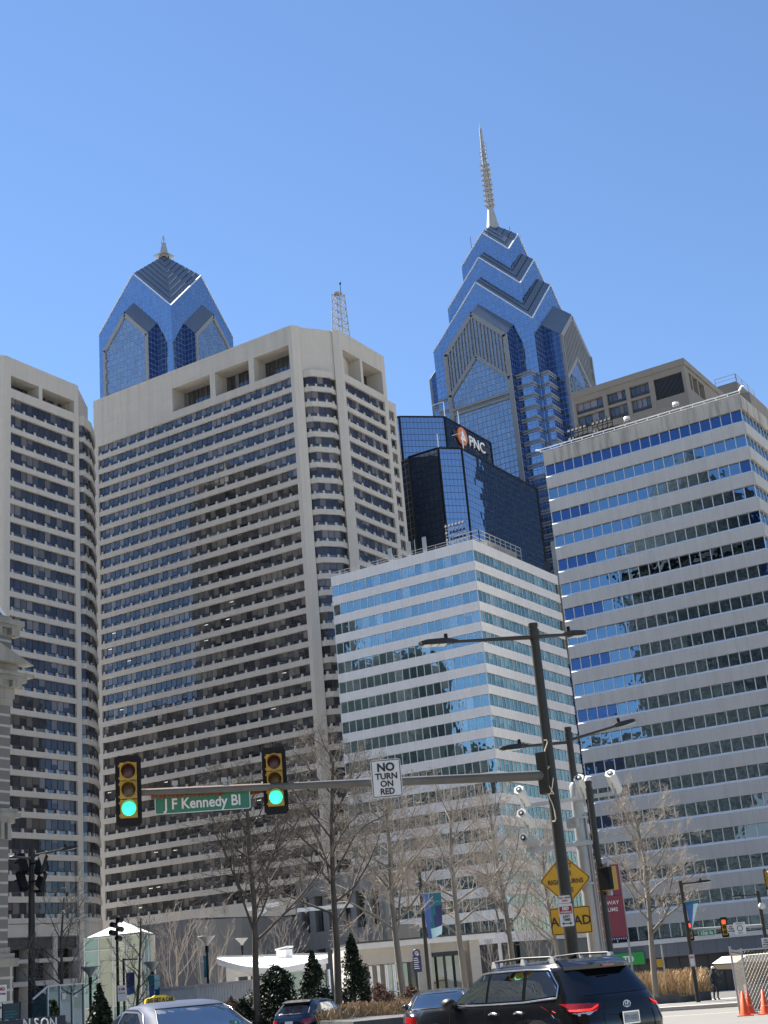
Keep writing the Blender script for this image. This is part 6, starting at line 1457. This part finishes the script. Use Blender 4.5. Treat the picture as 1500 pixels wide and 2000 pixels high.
def sedan(name_label, pos, hd, col, glassmat, L=4.8, H=1.45, sign_txt=None, cab=None, tail=True, hatch=False, s=1.0):
    r = thing('parked_car', pos, name_label, 'car', None, hd); r.scale = (s,)*3; h = L/2
    if hatch: rg = [(.25,-h+.12,h-.12,.82,6),(.45,-h+.02,h-.03,.90,6),(.8,-h,h,.92,5.5),(.98,-h+.06,h-.15,.90,5),(1.04,-h+.10,1.20,.86,5),(1.12,-h+.16,1.02,.84,5),(1.42,-h+.62,.42,.72,5),(1.54,-h+.85,.1,.62,4.5),(1.575,-h+1.2,-.2,.44,4)]
    else: rg = [(.22,-h+.12,h-.12,.80,6),(.42,-h+.02,h-.02,.88,6),(.72,-h,h,.905,5.5),(.92,-h+.04,h-.2,.89,5),(1.0,-h+.16,h-1.0,.86,5),(1.04,-h+.62,1.10,.80,4.2),(1.12,-h+.86,.92,.775,4),(1.32,-h+1.30,.42,.67,4),(1.41,-h+1.58,.10,.585,3.6),(1.445,-h+1.9,-.2,.42,3.2)]
    sh = Shell(rg); sh.body().build('body', M[col], r, world=False); B = lambda m_, nm, mt, par=r: m_.build(nm, M[mt], par, world=False)
    zt = 1.47 if hatch else 1.385; zb_ = 1.08
    for sg in (-1, 1):
        S = lambda x, z: sh.side(x, z, sg, .007); xr = -h+(.5 if hatch else 1.25); xt = -h+(.95 if hatch else 1.62)
        B(patch([(.78,zb_+.01),(.02,zb_+.01),(.0,zt-.05),(.22,zt-.05)], S, 4, sg > 0), 'side_window', 'g_car'); B(patch([(-.06,zb_+.01),(xr+.1,zb_+.02),(xt+.15,zt-.06),(-.07,zt-.04)], S, 4, sg > 0), 'side_window', 'g_car')
        t = MB(); t.tube([sh.side(x,z,sg,.012) for x, z in ((.85,zb_-.01),(.0,zb_-.015),(xr,zb_-.01),(xt-.05,zt-.08),(xt+.2,zt-.02),(-.07,zt-.01),(.25,zt-.03))], .010, 5); B(t, 'window_trim', 'suvtrim' if not hatch else 'plastic')
        m_ = MB(); m_.lathe([(.001,-.12),(.08,-.09),(.09,.05),(.001,.12)], (.72,sg*(.96),1.06), 10, axis='x'); m_.bar((.72,sg*.82,1.03),(.72,sg*.92,1.04),.05); B(m_, 'mirror', col)
        if tail:
            B(patch([(sg*.87,.92),(sg*.50,.90),(sg*.55,.76),(sg*.885,.74)], lambda y, z: sh.rear(y, z, .008), 2, sg < 0), 'tail_lamp', 'tail'); B(patch([(-h+.42,.93),(-h+.08,.92),(-h+.05,.76),(-h+.25,.80)], S, 2, sg > 0), 'tail_lamp', 'tail')
        for x in (L*.29, -L*.29): B(arch(sh, x, .42, sg), 'wheel_arch', 'plastic')
        for x in (-.3, -1.0): k = MB(); k.tube([sh.side(x,.88,sg,.01), sh.side(x+.1,.89,sg,.03), sh.side(x+.2,.88,sg,.01)], .015, 5); B(k, 'door_handle', col)
    if hatch: RW = [(-.70,1.10),(.70,1.10),(.58,1.43),(-.58,1.43)]
    else: RW = [(-.68,1.055),(.68,1.055),(.60,1.22),(.52,1.36),(-.52,1.36),(-.60,1.22)]
    B(patch(RW, lambda y, z: sh.rear(y, z, .007), 4, True), 'rear_window', glassmat); B(outline(RW, lambda y, z: sh.rear(y, z, .009), .012), 'rear_window_seal', 'plastic')
    B(patch([(-.66,1.07),(.66,1.07),(.56,zt-.04),(-.56,zt-.04)], lambda y, z: sh.rear(y, z, .007, True), 4, False), 'windscreen', 'g_car')
    c = sh.rear(0,.80,.01); k = MB(); k.box(c.x-.01,c.x,-.16,.16,.72,.86); B(k, 'number_plate', 'sign_white')
    if hatch: k = MB(); k.slab([(-h+.60,-.58,1.50),(-h+.60,.58,1.50),(-h+1.0,.55,1.575),(-h+1.0,-.55,1.575)], (0,0,-.03)); B(k, 'roof_spoiler', 'plastic')
    wheels(r, (L*.29, -L*.29), .79, .33, .2)
    return r, sh
pt = at(322, 1980, 23.0); taxi, tsh = sedan('silver blue taxi with a yellow roof sign at the bottom left', (pt.x, pt.y, .06), radians(154), 'taxi', 'g_taxi', s=1.07)
rs = thing('taxi_sign', V((pt.x,pt.y,.06)), 'yellow roof sign reading 215 GET A CAB on the taxi', 'taxi sign', None, radians(154)-pi/2-.25); rs.scale = (1.07,)*3
k = MB(); y0 = -.42
def taxi_sign_shape(y): return [(x*.72-.12, yy, 1.44+(z-1.43)*.8) for x, yy, z in [(-.30,y,1.43),(.30,y,1.43),(.28,y,1.51),(.15,y,1.535),(.10,y,1.56),(-.10,y,1.56),(-.15,y,1.535),(-.28,y,1.51)]]
k.slab(taxi_sign_shape(y0), (0,.14,0)); k.build('sign_box', M['yellow'], rs, world=False); k = MB(); k.text('215 GET A CAB', .072, -.12, y0-.008, 1.458, 0, sx=.76, depth=.003, bold=.003); k.build('lettering', M['ink'], rs, world=False)
pb = at(616, 1990, 52.5); sedan('small dark blue SUV in front of the planter, seen from its rear right', (pb.x, pb.y, gz(pb.y)), radians(100), 'bluecar', 'g_car', 4.5, 1.6, hatch=True, s=.94)
pd_ = at(868, 1990, 35); sedan('dark green black car mostly hidden by the nose of the black SUV', (pd_.x, pd_.y, gz(pd_.y)), radians(118), 'darkcar', 'g_taxi', 4.6, 1.45, s=1.0)
